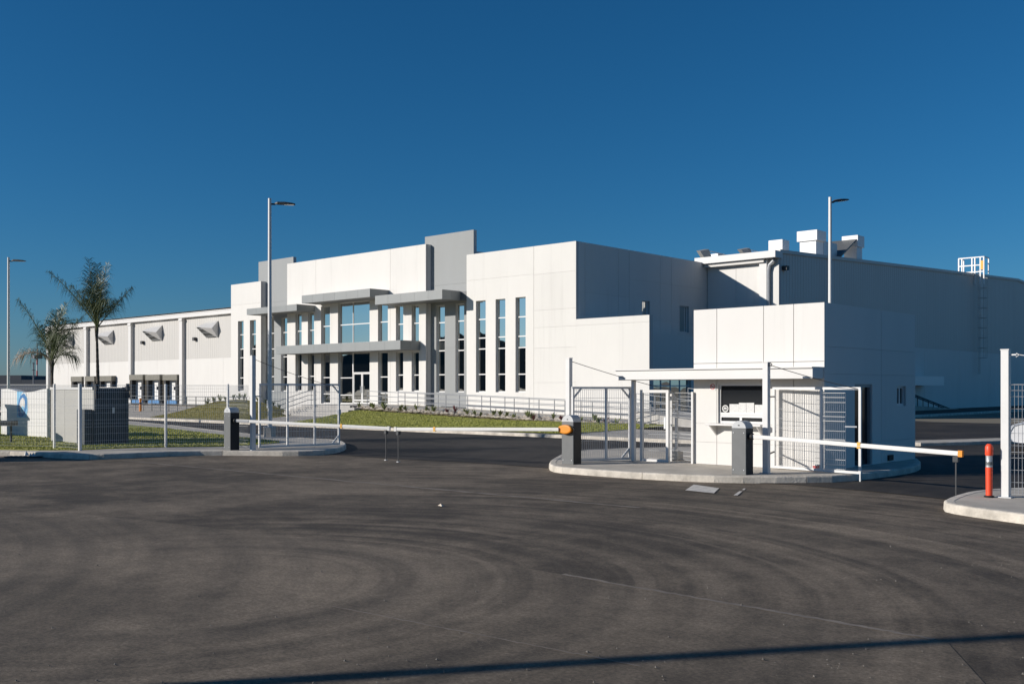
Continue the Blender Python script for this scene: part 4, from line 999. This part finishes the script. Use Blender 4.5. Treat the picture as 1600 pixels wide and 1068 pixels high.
# ================= barriers =================
def barrier(px, pyb, pyt, tip, label, ufrom=None, hub=False, tag_f=.5, cap='amber'):
    """cabinet with domed head, white arm, end cap and folding support leg"""
    c = G(px,pyb,.15); hgt = (pyb-pyt)*dep(c)/F; w_ = .36 if not hub else .38; dp = .32
    t = thing('barrier_gate', (c.x,c.y,.15), label, 'barrier', 'automatic barrier gates')
    tip = Vector(tip); ad = Vector((tip.x-c.x,tip.y-c.y,0)).normalized(); side = Vector((ad.y,-ad.x,0))
    if side.y > 0: side = -side
    d2 = e1; n2 = Vector((0,1,0))
    # housing: flat sides, rounded head (profile across the front, swept in depth)
    zb, zt = .15, .15+hgt; zs = zt-w_*.47
    def profile(w2, z_top_only, y0, y1, name, m, bev=0):
        pts = []
        if z_top_only: pts = [(-w2,zs+.004)]+[(-w2*math.cos(math.pi*k/14), zs+.004+(zt-zs)*math.sin(math.pi*k/14)) for k in range(15)]+[(w2,zs+.004)]
        else: pts = [(-w2,zb-.01),(w2,zb-.01),(w2,zs),(-w2,zs)]
        uniq = []
        for q in pts:
            if not uniq or (abs(uniq[-1][0]-q[0])+abs(uniq[-1][1]-q[1])) > 1e-6: uniq.append(q)
        return MB().prof([(c.x+q[0],c.y+y0,q[1]) for q in uniq], (0,y1-y0,0)).build(name, m, t, bevel=bev)
    profile(w_/2, False, -dp/2, dp/2, 'housing', M['cab'], .012)
    profile(w_/2, True, -dp/2, dp/2, 'head', M['cabtop'], .012)
    MB().box((c.x+w_/2+.0005,c.y-dp/2+.02,zb),(c.x+w_/2+.006,c.y+dp/2-.02,zs)).build('side_door', M['cabside'], t)
    MB().prof([(c.x+w_/2-.012+.02*math.sin(k*.3),c.y-dp/2+.0,zs) for k in range(1)]+[(c.x+w_/2-.1,c.y-dp/2,zs+.02),(c.x+w_/2-.1,c.y-dp/2,zs+.021)],(0,.001,0)) if False else None
    for sx in (-1,1):
        for z in (zb+.1,zs-.09): MB().disc((c.x+sx*w_*.36,c.y-dp/2-.004,z),(0,-1,0),.014,.006,10).build('screw', M['cabtop'], t)
    MB().box((c.x-.02,c.y-dp/2-.004,zs+.06),(c.x+.02,c.y-dp/2+.001,zs+.085)).build('key_slot', M['dark'], t)
    za = .92-.0; za = H-(ufrom-HZ)*dep(c)/F
    end = Vector((tip.x,tip.y,tip.z))
    if hub:
        base = Vector((c.x-.04,c.y-dp/2-.12,za))
        V = MB(); seg = 20
        out = [(.21*math.cos(2*math.pi*k/seg)*(1 if math.cos(2*math.pi*k/seg) > 0 else 1.15), .115*math.sin(2*math.pi*k/seg)) for k in range(seg)]
        V.prof([(c.x+.0+x,c.y-dp/2-.001,za+z) for x,z in out],(0,-.12,0)).build('hub', M['amber'], t, bevel=.03)
        MB().prof([(c.x+.035+x*1.06,c.y-dp/2-.0005,za-.015+z*1.1) for x,z in out],(0,-.05,0)).build('hub_plate', M['black'], t)
    else:
        base = Vector((c.x+w_/2+.06,c.y-.02,za))
        MB().disc((c.x+w_/2+.005,c.y-.02,za),(1,0,0),.07,.09,14).build('hub', M['black'], t)
    dvec = (end-base); L = dvec.length; d = dvec/L
    start = base+d*(.12 if hub else .02)
    if not hub: MB().bar(start,start+d*.5,.07).build('arm_sleeve', M['rail'], t) if cap == 'arm' else None
    armo = MB().bar(start,end,.05,.09).build('arm', M['arm'], t, bevel=.012)
    MB().bar(start+d*.2+Vector((0,0,-.012)),end-d*.06+Vector((0,0,-.012)),.062,.012).build('arm_groove', M['galv'], armo)
    MB().bar(end-d*.05,end+d*.03,.066,.118).build('end_cap', M[cap], armo)
    for f in (tag_f,): 
        p = base+d*(L*f); MB().bar(p,p+d*.07,.062,.125).build('arm_joint', M['yellowtag'], armo)
    lg = end-d*.1
    leg = MB().bar((lg.x,lg.y,lg.z-.06),(lg.x,lg.y,.02),.022).box((lg.x-.045,lg.y-.045,lg.z-.16),(lg.x+.045,lg.y+.045,lg.z-.055)).build('support_leg', M['dark'], armo)
    MB().box((lg.x-.04,lg.y-.04,.004),(lg.x+.04,lg.y+.04,.022)).build('foot', M['galv'], leg)
    return t, base, d
tl = G(608,719,0); tl.z = zAt(tl,669)
barrier(362,702.5,636,tl,'grey barrier cabinet with white arm on the left kerb by the open gate',656.5,tag_f=.70,cap='arm')
tm = G(618,721.5,0); tm.z = zAt(tm,670)
barrier(893,724,648,tm,'grey barrier cabinet with amber oval hub on the tip of the middle island',670,hub=True,tag_f=.74,cap='arm')
trr = G(1502,780,0); trr.z = zAt(trr,708.5)
barrier(1160,740,657,trr,'grey barrier cabinet in front of the guardhouse with long white arm',681,tag_f=.55)

# ================= street lamps =================
def lamp(base, zt, label, ang, tilt=0., wd=.075):
    t = thing('street_lamp', base, label, 'street lamp', 'tall white street lamps')
    b = Vector(base)
    MB().prism([(b.x+s*math.cos(k*math.pi/4+.4)*1.0,b.y+s*math.sin(k*math.pi/4+.4)) for s in (.24,) for k in range(8)], b.z-.05, b.z+.35).build('plinth', M['conc'], t)
    MB().box((b.x-.18,b.y-.18,b.z+.35),(b.x+.18,b.y+.18,b.z+.375)).build('base_plate', M['galv'], t)
    MB().tube([(b.x,b.y,b.z+.36),(b.x,b.y,zt)],[wd*1.15,wd*.85],12).build('pole', M['post'], t, smooth=True)
    MB().box((b.x-wd,b.y-wd,b.z+1.1),(b.x+wd,b.y-wd-.012,b.z+1.4)).build('hatch', M['galv'], t)
    d = Vector((math.cos(ang),math.sin(ang),tilt)); s = Vector((-d.y,d.x,0)).normalized(); u = Vector((0,0,1))
    p = Vector((b.x,b.y,zt-.22))
    MB().tube([p,p+d*.22],.035,8).build('bracket', M['dark'], t)
    q = p+d*.2; W_ = .17; Lh = .78
    o = MB()
    sec = [(0,.07,.05),(.1,.15,.075),(.4,W_,.08),(.65,W_*.95,.055),(Lh,W_*.7,.03)]
    V = []
    for (x,hw,hh) in sec:
        c = q+d*x
        V += [c-s*hw-u*.0, c+s*hw-u*.0, c+s*hw*.85+u*hh, c-s*hw*.85+u*hh]
    Fc = [(0,1,2,3),(16,19,18,17)]
    for i in range(4):
        k = i*4
        for j in range(4): Fc.append((k+j,k+(j+1)%4,k+4+(j+1)%4,k+4+j))
    head = o.add(V,Fc).build('lamp_head', M['dark'], t, bevel=.008)
    MB().bar(q+d*.36-u*.008,q+d*.72-u*.008,.22,.014).build('lens', M['lens'], head)
    for k in range(4): MB().bar(q+d*(.12+.07*k)+u*.07,q+d*(.14+.07*k)+u*.07,.2,.05).build('cooling_fin', M['dark'], head)
angr = math.atan2(SA, CA)   # camera right in site axes
b = G(421.5,681,.166); lamp(tuple(b), H+(HZ-310)*dep(b)/F, 'tall white lamp post in front of the left grey tower', angr+.15)
b = AtD(13.3,0,58); lamp((b.x,b.y,.0), H+(HZ-402)*58/F, 'tall white lamp post at the left edge behind the sign wall', angr)
b = AtD(1297,0,41); lamp((b.x,b.y,.0), H+(HZ-308)*41/F, 'tall white lamp post rising behind the guardhouse roof', angr+.5, .18)
# the lamp post whose shadow crosses the foreground (stands left of the view)
mp = G(905,1034); cd = Vector((SX,SY,0))
b = mp-cd*13.5; lamp((b.x,b.y,0.), 9.8, 'white lamp post standing left of the view, its shadow crossing the foreground', angr, wd=.10)

# ================= bollard =================
bp_ = G(1545.5,776,.15); hb = 83*dep(bp_)/F
t = thing('bollard', tuple(bp_), 'orange flexible bollard with silver reflective band on the right kerb', 'bollard')
x,y,z = bp_
MB().tube([(x,y,z),(x,y,z+.02),(x,y,z+.03)],[.085,.085,.06],16).build('base', M['black'], t, smooth=True)
MB().tube([(x,y,z+.02),(x,y,z+hb*.56)],[.055,.058],16).build('lower_tube', M['orange'], t, smooth=True)
MB().tube([(x,y,z+hb*.56),(x,y,z+hb*.66),(x,y,z+hb*.665),(x,y,z+hb*.78)],[.054,.054,.052,.054],16).build('reflective_band', M['tape'], t, smooth=True)
MB().tube([(x,y,z+hb*.60),(x,y,z+hb*.665)],.056,16).build('dark_band', M['cab'], t, smooth=True)
MB().tube([(x,y,z+hb*.78),(x,y,z+hb*.80),(x,y,z+hb*.94),(x,y,z+hb*.98),(x,y,z+hb)],[.058,.066,.066,.05,.03],16).build('cap', M['orange'], t, smooth=True)

# ================= palms =================
def frond(parent, base, tip, arch, m, dens=46, ll=.72, droop=.55):
    base = Vector(base); tip = Vector(tip); mb = MB()
    n = 14; P = []
    for i in range(n+1):
        f = i/n; p = base.lerp(tip,f); p.z += arch*4*f*(1-f)*(tip-base).length*.25; P.append(p)
    mb.tube(P,[.022*(1-.85*i/n)+.003 for i in range(n+1)],4)
    view = Vector((0,0,1))
    for k in range(dens):
        f = .22+.78*k/dens; i = min(n-1,int(f*n)); p = P[i].lerp(P[i+1],f*n-i); d = (P[i+1]-P[i]).normalized()
        s = d.cross(view); s = s.normalized() if s.length > .1 else Vector((1,0,0)); u = s.cross(d).normalized()
        l = ll*(.35+.65*math.sin(math.pi*min(1,.12+f*.88)))*random.uniform(.75,1.15)
        for sg in (-1,1):
            q = (s*sg*random.uniform(.5,1.)+d*random.uniform(.25,.9)+u*random.uniform(-.3,.45)).normalized()
            mid = p+q*l*.55; end = p+q*l+Vector((0,0,-l*random.uniform(.2,1.)*(droop*2)))
            wv = d.cross(q).cross(q).normalized()*.0085
            mb.add([p-wv*.5,p+wv*.5,mid+wv,mid-wv,end],[(0,1,2,3),(3,2,4)])
    return mb.build('frond', m, parent, fix=False)
def palm(label, D, base_px, crown, tips, bend):
    c = AtD(crown[0],crown[1],D); b = AtD(base_px,HZ,D); b.z = .166
    t = thing('palm_tree', tuple(b), label, 'palm tree', 'slender feather palms behind the bin enclosure')
    n = 10; P = [b.lerp(c,i/n)+Vector((bend*math.sin(math.pi*i/n),0,0)) for i in range(n+1)]
    r0 = .085
    mb = MB(); pts = []; rs = []
    for i in range(41):
        f = i/40; k = min(n-1,int(f*n)); pts.append(P[k].lerp(P[k+1],f*n-k)); rs.append((r0*(1-.55*f))*(1.0+.10*(i%2)))
    mb.tube(pts,rs,9).build('trunk', M['trunk'], t)
    MB().tube([c-Vector((0,0,.35)),c+Vector((0,0,.1)),c+Vector((0,0,.6))],[.045,.075,.03],8).build('crownshaft', M['trunk'], t)
    for (tx,ty,dd,arch,kind) in tips:
        tp_ = AtD(tx,ty,D+dd)
        frond(t, c+Vector((random.uniform(-.04,.04),random.uniform(-.04,.04),random.uniform(-.1,.35))), tp_, arch, M['palmdry'] if kind else M['palm'], 44 if not kind else 40)
    return t
palm('taller dark feather palm with upright fronds behind the grey bin enclosure', 38, 153, (151,518),
     [(76,424,-.6,.25,0),(138,404,.3,.28,0),(152,412,-.3,.2,0),(168,410,.5,.1,0),(174,466,-1.4,.5,0),(207,449,.2,.12,0),(120,470,1.0,.5,0),(147,425,1.0,.15,0),(160,440,-1.5,.3,0),(133,452,-1.6,.35,0),(112,446,-.5,.2,0),(186,470,.9,.3,0),(145,440,-.8,.1,0),(158,424,.2,.1,0),(165,480,1.5,.6,0),(136,432,.8,.1,0)], .06)
palm('shorter feather palm with a brown drooping frond left of the taller palm', 37, 83, (81.5,572),
     [(28,468,-.3,.3,0),(24,562,-.2,.95,1),(103,474,.3,.5,0),(112,500,-.6,.85,0),(128,496,.5,.25,0),(118,545,-.8,.8,0),(98,482,1.0,.3,0),(60,510,-1.1,.3,0),(88,484,-1.2,.2,0),(104,530,-1.5,.9,0),(70,520,1.2,.4,0),(112,520,1.1,.6,0),(92,495,.4,.1,0),(64,556,.8,.8,0),(120,560,.3,.9,0),(78,500,.2,.1,0)], -.03)

# ================= sign wall with emblem, container, occluders =================
D0 = 36.0
sA, sB = AtD(2,HZ,41.0), AtD(73.5,HZ,38.3); ud = (sB-sA); Ls = Vector((ud.x,ud.y,0)).length; ud = Vector((ud.x,ud.y,0)).normalized(); nd = Vector((ud.y,-ud.x,0))
t = thing('sign_wall', (sA.x,sA.y,.16), 'white monument sign wall with wavy top and blue emblem at the left edge', 'sign')
tops = [(0,607.5),(12,607),(20,608.5),(28,611),(34,613),(40,613),(47,612),(55,611),(62,609),(68,607.5),(73.5,607)]
P = []
for (px,py) in tops:
    f = (px-2)/71.5; q = sA+ud*Ls*max(0,f); P.append((q.x,q.y,zAt(q,py)))
poly = [(sA.x,sA.y,.15)]+P+[(sA.x+ud.x*Ls,sA.y+ud.y*Ls,.15)]
MB().prof(poly[::-1], nd*-.3).build('wall', M['signwhite'], t)
def onsign(px, py, o): q = sA+ud*Ls*((px-2)/71.5); return Vector((q.x,q.y,zAt(q,py)))+nd*o
bl_ = [onsign(*q,.004) for q in [(28,611),(36,611.5),(41,614),(44,622),(44.5,640),(43,652),(28,652),(27.5,640),(28,625)]]
em = MB().prof(bl_, nd*.004).build('emblem', M['logolight'], t)
def ell(cx,cy,rx,ry,o,m,a0=0,a1=6.2832,r0=.0,sl=0):
    n = 26; pts_o = []; pts_i = []
    for k in range(n+1):
        a = a0+(a1-a0)*k/n; x,yy = math.cos(a),math.sin(a)
        pts_o.append(onsign(cx+rx*x+sl*yy,cy+ry*yy,o)); pts_i.append(onsign(cx+rx*x*r0+sl*yy*r0,cy+ry*yy*r0,o))
    mb = MB(); mb.add(pts_o+pts_i,[(i,i+1,n+2+i,n+1+i) for i in range(n)]); mb.build('emblem_swirl', m, em, fix=False)
ell(36.5,633,7,18,.0105,M['logoblue'],r0=.62,sl=-1.5)
ell(36.2,632,4.0,11,.0125,M['signwhite'],r0=.0,sl=-1.0)
ell(37,640,2.6,6,.0145,M['logolight'],r0=.2)
ell(34.5,646,5,5,.0165,M['logoblue'],.2,3.3,r0=.45)
ell(39,619,4.5,6,.0165,M['signwhite'],3.6,6.2,r0=.75)
pl_ = thing('timber_board', tuple(AtD(8,664,35)), 'dark green board on short legs at the left edge before the sign', 'board')
a, b = AtD(-30,661,35), AtD(22.5,661,35)
MB().bar(a,b,.5,.16).build('board', M['dark'], pl_)
for k in (.1,.5,.9): q = a.lerp(b,k); MB().bar((q.x,q.y,q.z-.07),(q.x,q.y,.15),.06).build('leg', M['dark'], pl_)
MB().bar(a+Vector((0,0,.085)),b+Vector((0,0,.085)),.42,.02).build('top_plate', M['cab'], pl_)
# unseen block added out of view to shade the lower left of the sign wall
k0 = AtD(-85,HZ,39.4)
socc = thing('sign_occluder', (k0.x,k0.y,.15), 'unseen grey block added left of the view to shade the sign wall', 'occluder')
MB().box((k0.x-.7,k0.y-.5,.15),(k0.x+.5,k0.y+.5,1.95)).build('housing', M['skip'], socc, bevel=.02)
MB().box((k0.x-.8,k0.y-.6,1.95),(k0.x+.6,k0.y+.6,2.03)).build('roof', M['galv'], socc)  # top of the added sign occluder
MB().box((k0.x-.65,k0.y-.52,.3),(k0.x-.25,k0.y-.501,1.85)).box((k0.x-.15,k0.y-.52,.3),(k0.x+.4,k0.y-.501,1.85)).build('door', M['skip'], socc)  # front panels of the added sign occluder
# container
cc = AtD(146.5,HZ,33.5); cw, cdp = 3.35, 1.17
zc = zAt(cc,604.5)
ct = thing('bin_enclosure', (cc.x-cw/2,cc.y+cdp/2,.16), 'grey walled bin enclosure with white coping and dark steel gate behind the wire fence', 'enclosure')
for k in range(3): MB().box((cc.x-cw+cw*k/3+(.006 if k else 0),cc.y,.14),(cc.x-cw+cw*(k+1)/3-(.006 if k < 2 else .02),cc.y+.15,zc-.09)).build('wall_panel', M['enclosure'], ct)
MB().box((cc.x-cw,cc.y+.151,.14),(cc.x-cw+.15,cc.y+cdp-.16,zc-.09)).build('side_wall', M['enclosure'], ct)
MB().box((cc.x-cw,cc.y+cdp-.15,.14),(cc.x-.05,cc.y+cdp,zc-.09)).build('rear_wall', M['enclosure'], ct)
MB().box((cc.x-cw-.03,cc.y-.03,zc-.089),(cc.x-.03,cc.y+.18,zc)).build('coping', M['trim'], ct)
MB().box((cc.x-cw-.03,cc.y+cdp-.18,zc-.089),(cc.x-.03,cc.y+cdp+.03,zc)).build('coping', M['trim'], ct)
MB().box((cc.x-.018,cc.y+.0,.2),(cc.x+.03,cc.y+cdp,zc-.02)).build('steel_gate', M['gatesteel'], ct, bevel=.006)
for yy in (cc.y+.06,cc.y+cdp-.04): MB().box((cc.x+.0,yy-.05,.14),(cc.x+.07,yy+.05,zc+.03)).build('gate_post', M['gatesteel'], ct)
for k in range(1,8): MB().box((cc.x+.031,cc.y+.12+k*(cdp-.2)/8-.012,.24),(cc.x+.042,cc.y+.12+k*(cdp-.2)/8+.012,zc-.06)).build('gate_rib', M['gatesteel'], ct)
for yy in (cc.y+.06,cc.y+cdp-.04):
    MB().box((cc.x+.07,yy-.05,zc-.38),(cc.x+.13,yy+.05,zc+.12)).build('hinge_strap', M['black'], ct)
    for z in (zc-.3,zc-.05): MB().tube([(cc.x+.12,yy,z-.07),(cc.x+.12,yy,z+.07)],.075,10).build('hinge', M['black'], ct, smooth=True)
MB().box((cc.x+.031,cc.y+cdp*.52,1.2),(cc.x+.05,cc.y+cdp*.6,1.4)).build('lock_plate', M['galv'], ct)
MB().box((cc.x-.62,cc.y-.3,.15),(cc.x-.02,cc.y-.032,1.34)).build('shade_box', M['gatesteel'], ct, bevel=.01)  # dark box added to stand for the shade low on this wall
# unseen block added left of the view to shade the pavement
q = AtD(-190,HZ,28.2)
pocc = thing('pavement_occluder', (q.x,q.y,.15), 'unseen grey block added left of the view to shade the pavement', 'shade_block')
MB().box((q.x-.9,q.y-.4,.14),(q.x+.9,q.y+.4,1.75)).build('housing', M['skip'], pocc, bevel=.02)
MB().box((q.x-.95,q.y-.45,1.75),(q.x+.95,q.y+.45,1.82)).build('roof', M['galv'], pocc)  # top of the added pavement occluder
for k in (-1,1): MB().box((q.x+k*.44-.4,q.y-.42,.25),(q.x+k*.44+.4,q.y-.402,1.65)).build('door', M['skip'], pocc)  # front panels of the added pavement occluder

# ================= plants and stones along the ramp =================
def plant(p, h, red, label, group):
    t = thing('bedding_plant', p, label, 'plant', group); x,y,z = p
    V = MB(); 
    for k in range(16):
        a = random.uniform(0,6.283); r = random.uniform(.1,.34)*h/.5; zt = random.uniform(.4,1.0)*h
        b = Vector((x,y,z)); e = Vector((x+math.cos(a)*r,y+math.sin(a)*r,z+zt)); m_ = b.lerp(e,.55)+Vector((0,0,.08*h)); s = Vector((-math.sin(a),math.cos(a),0))*random.uniform(.03,.06)
        V.add([b-s*.2,b+s*.2,m_+s,m_-s,e],[(0,1,2,3),(3,2,4)])
    V.build('leaves', M['redleaf'] if red else M['leaf'], t, fix=False)
    MB().tube([(x,y,z-.03),(x,y,z+h*.5)],.012,5).build('stem', M['soil'], t)
bed = MB(); n = 40
V = []
for i in range(n+1):
    x = RX0+.3+(RX1-RX0-.3)*i/n; V += [(x,43.2,max(.17,ramp_z(x)-.22)),(x,44.38,ramp_z(x)-.03)]
bed.add(V,[(2*i,2*i+2,2*i+3,2*i+1) for i in range(n)]); struct(bed.build('flower_bed', M['soil'], fix=False))
st = MB()
for i in range(650):
    x = random.uniform(RX0+.3,RX1-.2); y = random.uniform(43.1,44.3); z = ramp_z(x)-.1*(44.38-y)-.06; s = random.uniform(.07,.17)
    vs_ = [Vector(d)*s*random.uniform(.7,1.2) for d in ((1,0,0),(0,1,0),(-1,0,0),(0,-1,0),(0,0,.8),(0,0,-.5))]
    st.add([v_+Vector((x,y,z+s*.3)) for v_ in vs_],[(0,1,4),(1,2,4),(2,3,4),(3,0,4),(1,0,5),(2,1,5),(3,2,5),(0,3,5)])
tag(st.build('bed_stones', M['stonem'], fix=False), 'pale stones edging the flower bed below the ramp', 'stones', kind='stuff')
for i in range(34):
    f = (i+random.uniform(.1,.9))/34; x = RX0+.5+(RX1-RX0-1)*f; y = random.uniform(43.0,44.2)
    red = i in (12,13,24,26,27,31)
    plant((x,y,ramp_z(x)-.1*(44.38-y)-.05), random.uniform(.3,.6), red,
          'small reddish leafy plant in the bed below the ramp' if red else 'small green leafy plant in the bed below the ramp', 'red bedding plants' if red else 'green bedding plants')
for i in range(12):
    s, t_ = .12+.8*i/12, random.uniform(.93,1.0); p = lawn_l_at(s,t_); plant(p, random.uniform(.4,.8), False, 'small leafy shrub along the wall left of the entrance steps', 'shrubs left of the steps')

# dock yard railing, orange post
yz = lambda p: .02
a, b = AtD(200,0,88), AtD(385,0,74)
railing('handrail', [(a.x,a.y),(b.x,b.y)], lambda p: .12, 'dark railing between the loading docks and the grass mound', [((a.x,a.y),(b.x,b.y),14)], bars=(.3,.62,.95,1.25), r=.03, m='cab')
ob = AtD(219.5,648,84); ob.z = 0
t = thing('guard_post', tuple(ob), 'orange steel guard post in front of the loading docks', 'bollard')
MB().tube([(ob.x,ob.y,0),(ob.x,ob.y,1.15),(ob.x,ob.y,1.22)],[.11,.11,.05],12).build('tube', M['amber'], t, smooth=True)
MB().tube([(ob.x,ob.y,.72),(ob.x,ob.y,.86)],.115,12).build('band', M['dark'], t, smooth=True)

# storm drain and litter at the left kerb, bucket at the gate, loose stones
q = G(38,714,.0)
dr = thing('storm_drain', (q.x,q.y,0), 'dark kerb inlet with grate at the lower left pavement', 'drain')
MB().obox((q.x,q.y),(CA,SA),.55,.12,.005,.03).build('frame', M['dark'], dr)
for k in range(7): MB().obox((q.x+CA*(-.42+.14*k),q.y+SA*(-.42+.14*k)),(CA,SA),.025,.1,.03,.045).build('grate_bar', M['rail'], dr)
for i,(px,py,s) in enumerate(((40,713.5,.09),(47,714.5,.06),(52,714.8,.07))):
    p = G(px,py); mb = MB()
    mb.add([(p.x-s,p.y,.05),(p.x+s,p.y-s*.5,.05),(p.x+s*.7,p.y+s,.05),(p.x-s*.5,p.y+s,.05),(p.x,p.y,.05+s*1.6)],[(3,2,1,0),(0,1,4),(1,2,4),(2,3,4),(3,0,4)])
    tag(mb.build('crumpled_litter', M['paper']), ['largest crumpled white litter on the drain by the left kerb','middle piece of white litter on the drain by the left kerb','right piece of white litter on the drain by the left kerb'][i], 'litter')
p = G(1274.5,735,.15)
t = thing('bucket', tuple(p), 'small red bucket with white lid at the foot of the guardhouse gate', 'bucket')
MB().tube([(p.x,p.y,.15),(p.x,p.y,.27)],[.055,.07],12).build('pail', M['red'], t, smooth=True)
MB().tube([(p.x,p.y,.27),(p.x,p.y,.30)],[.075,.07],12).build('lid', M['paper'], t, smooth=True)
gr = MB()
for i in range(420):
    px, py = random.uniform(-100,1700), 720+348*random.random()**.8; p = G(px,py); s = random.uniform(.003,.009)*random.uniform(.6,1.3)
    if any(in_poly(p.x,p.y,[G(x,y)[:2] for x,y in pl_px]) for pl_px in (mid_px,right_px,left_px)): continue
    gr.add([(p.x-s,p.y-s*.6,.006),(p.x+s,p.y-s,.006),(p.x+s*.8,p.y+s,.006),(p.x-s,p.y+s*.7,.006),(p.x+s*.1,p.y,.006+s*1.3)],[(0,1,4),(1,2,4),(2,3,4),(3,0,4)])
tag(gr.build('gravel', M['grit'], fix=False), 'loose grit and pebbles scattered over the forecourt asphalt', 'gravel', kind='stuff')
p = G(688,790); mb = MB(); s = .07
mb.add([(p.x-s,p.y,.003),(p.x+s,p.y-s*.4,.003),(p.x+s*.7,p.y+s*.6,.003),(p.x-s*.5,p.y+s*.6,.003),(p.x+.01,p.y,.04)],[(3,2,1,0),(0,1,4),(1,2,4),(2,3,4),(3,0,4)])
tag(mb.build('pale_stone', M['stonem']), 'single pale stone lying in the middle of the forecourt', 'stone')

# ================= parked car behind the right fence =================
co = AtD(1577,HZ,33); co.z = 0.004
fx = Vector((.96, .287, 0)).normalized()        # points from the nose to the tail
lx = Vector((-fx.y,fx.x,0))                                        # away from the camera
if lx.dot(Vector((co.x,co.y,0))) < 0: lx = -lx
car = thing('parked_car', (co.x+fx.x*2.2,co.y+fx.y*2.2,.004), 'white car parked behind the right wire fence, only its nose in view', 'car')
def CP(u, v, z): q = co+fx*u+lx*v; return (q.x,q.y,z)
prof = [(.0,.42),(.02,.62),(.12,.80),(.45,.90),(1.15,1.0),(1.25,1.02),(1.95,1.48),(2.3,1.54),(3.3,1.52),(4.05,1.10),(4.35,1.02),(4.4,.6),(4.35,.35),(3.95,.28),(.3,.26),(.08,.30)]
Vv = []; n = len(prof)
for v,ins in ((0.04,.06),(0.0,.0),(1.74,.0),(1.70,.06)):
    for (u,z) in prof:
        tum = max(0,z-1.0)*.28; vv = v+(tum if v < .9 else -tum); Vv.append(CP(u+(ins if u < 1 else -ins)*.5, vv, z))
Fc = []
for k in range(3):
    for i in range(n): Fc.append((k*n+i,k*n+(i+1)%n,(k+1)*n+(i+1)%n,(k+1)*n+i))
Fc += [tuple(range(n))[::-1], tuple(range(3*n,4*n))]
MB().add(Vv,Fc).build('body', M['carpaint'], car, bevel=.03)
def ws(z): return max(0,z-1.0)*.28
MB().add([CP(1.42,.035+ws(1.08),1.08),CP(3.85,.035+ws(1.08),1.08),CP(3.2,.03+ws(1.45),1.45),CP(2.05,.03+ws(1.45),1.45)],[(0,1,2,3)]).build('side_window', M['darkglass'], car, fix=False)
MB().add([CP(1.29,.25,1.07),CP(1.29,1.49,1.07),CP(1.88,1.36,1.46),CP(1.88,.38,1.46)],[(0,1,2,3)]).build('windscreen', M['darkglass'], car, fix=False)
for v in (.14,1.38): MB().prof([CP(.015,v,.62),CP(.015,v+.24,.62),CP(.09,v+.24,.77),CP(.09,v,.77)], fx*-.02).build('headlight', M['lens'], car)
MB().prof([CP(-.01,.45,.48),CP(-.01,1.3,.48),CP(.02,1.3,.68),CP(.02,.45,.68)], fx*-.015).build('grille', M['black'], car)
for u in (.82,3.5):
    for v,sgn in ((-.01,-1),(1.75,1)):
        c = Vector(CP(u,v,.33)); wv = lx*sgn
        ty = MB().disc(c-wv*.2,wv,.325,.22,24).build('wheel', M['tyre'], car)
        MB().disc(c+wv*.022,wv,.22,.012,20).build('rim', M['galv'], ty)
        for k in range(5):
            a = k*1.2566; e_ = fx*math.cos(a)+Vector((0,0,1))*math.sin(a); MB().bar(c+wv*.036+e_*.04,c+wv*.036+e_*.2,.05,.012).build('spoke', M['tape'], ty)

# ================= far left background =================
fb = AtD(-40,0,240)
t = thing('distant_building', (fb.x,fb.y,0), 'long dark distant building beyond the left edge of the warehouse', 'building')
for (a,b,py,dd,m) in ((-300,33,586,240,'fardark'),(33.2,110,593,238,'fardark')):
    A_, B_ = AtD(a,py,dd), AtD(b,py,dd)
    MB().hexa([(A_.x,A_.y,0),(B_.x,B_.y,0),(B_.x-30,B_.y+32,0),(A_.x-30,A_.y+32,0),(A_.x,A_.y,A_.z),(B_.x,B_.y,B_.z),(B_.x-30,B_.y+32,B_.z),(A_.x-30,A_.y+32,A_.z)]).build('block', M[m], t)
A_, B_ = AtD(-300,601.5,200), AtD(110,601.5,200)
t = thing('boundary_wall', (A_.x,A_.y,0), 'long grey boundary wall in the far left distance', 'wall')
MB().bar((A_.x,A_.y,A_.z/2),(B_.x,B_.y,A_.z/2),.4,A_.z).build('wall', M['farwall'], t)
MB().bar((A_.x,A_.y,A_.z+.1),(B_.x,B_.y,A_.z+.1),.6,.2).build('coping', M['siding'], t)
m0 = AtD(58,HZ,330)
t = thing('antenna_mast', (m0.x,m0.y,0), 'red and white antenna mast far off at the left', 'mast')
zt_ = AtD(58,551,330).z
for k in range(7): MB().tube([(m0.x,m0.y,zt_*k/7),(m0.x,m0.y,zt_*(k+1)/7-.01)],.22,8).build('mast_section', M['red'] if k%2 else M['trim'], t)
for k in range(6): a = k*1.047; MB().box((m0.x+1.1*math.cos(a)-.35,m0.y+1.1*math.sin(a)-.35,zt_*.86),(m0.x+1.1*math.cos(a)+.35,m0.y+1.1*math.sin(a)+.35,zt_*.95)).build('antenna', M['farwall'], t)
MB().tube([(m0.x,m0.y,zt_),(m0.x,m0.y,zt_+3)],.15,6).build('spike', M['dark'], t)
m0 = AtD(52.5,HZ,210); zt_ = AtD(52,566,210).z
t = thing('utility_pole', (m0.x,m0.y,0), 'thin utility pole with cross arms left of the far antenna mast', 'pole')
MB().tube([(m0.x,m0.y,0),(m0.x,m0.y,zt_)],.16,8).build('shaft', M['farwall'], t)
for k in range(3): z = zt_-.2-k*1.4; MB().bar((m0.x-.7,m0.y+.6,z),(m0.x+.7,m0.y-.6,z),.12).build('cross_arm', M['farwall'], t)
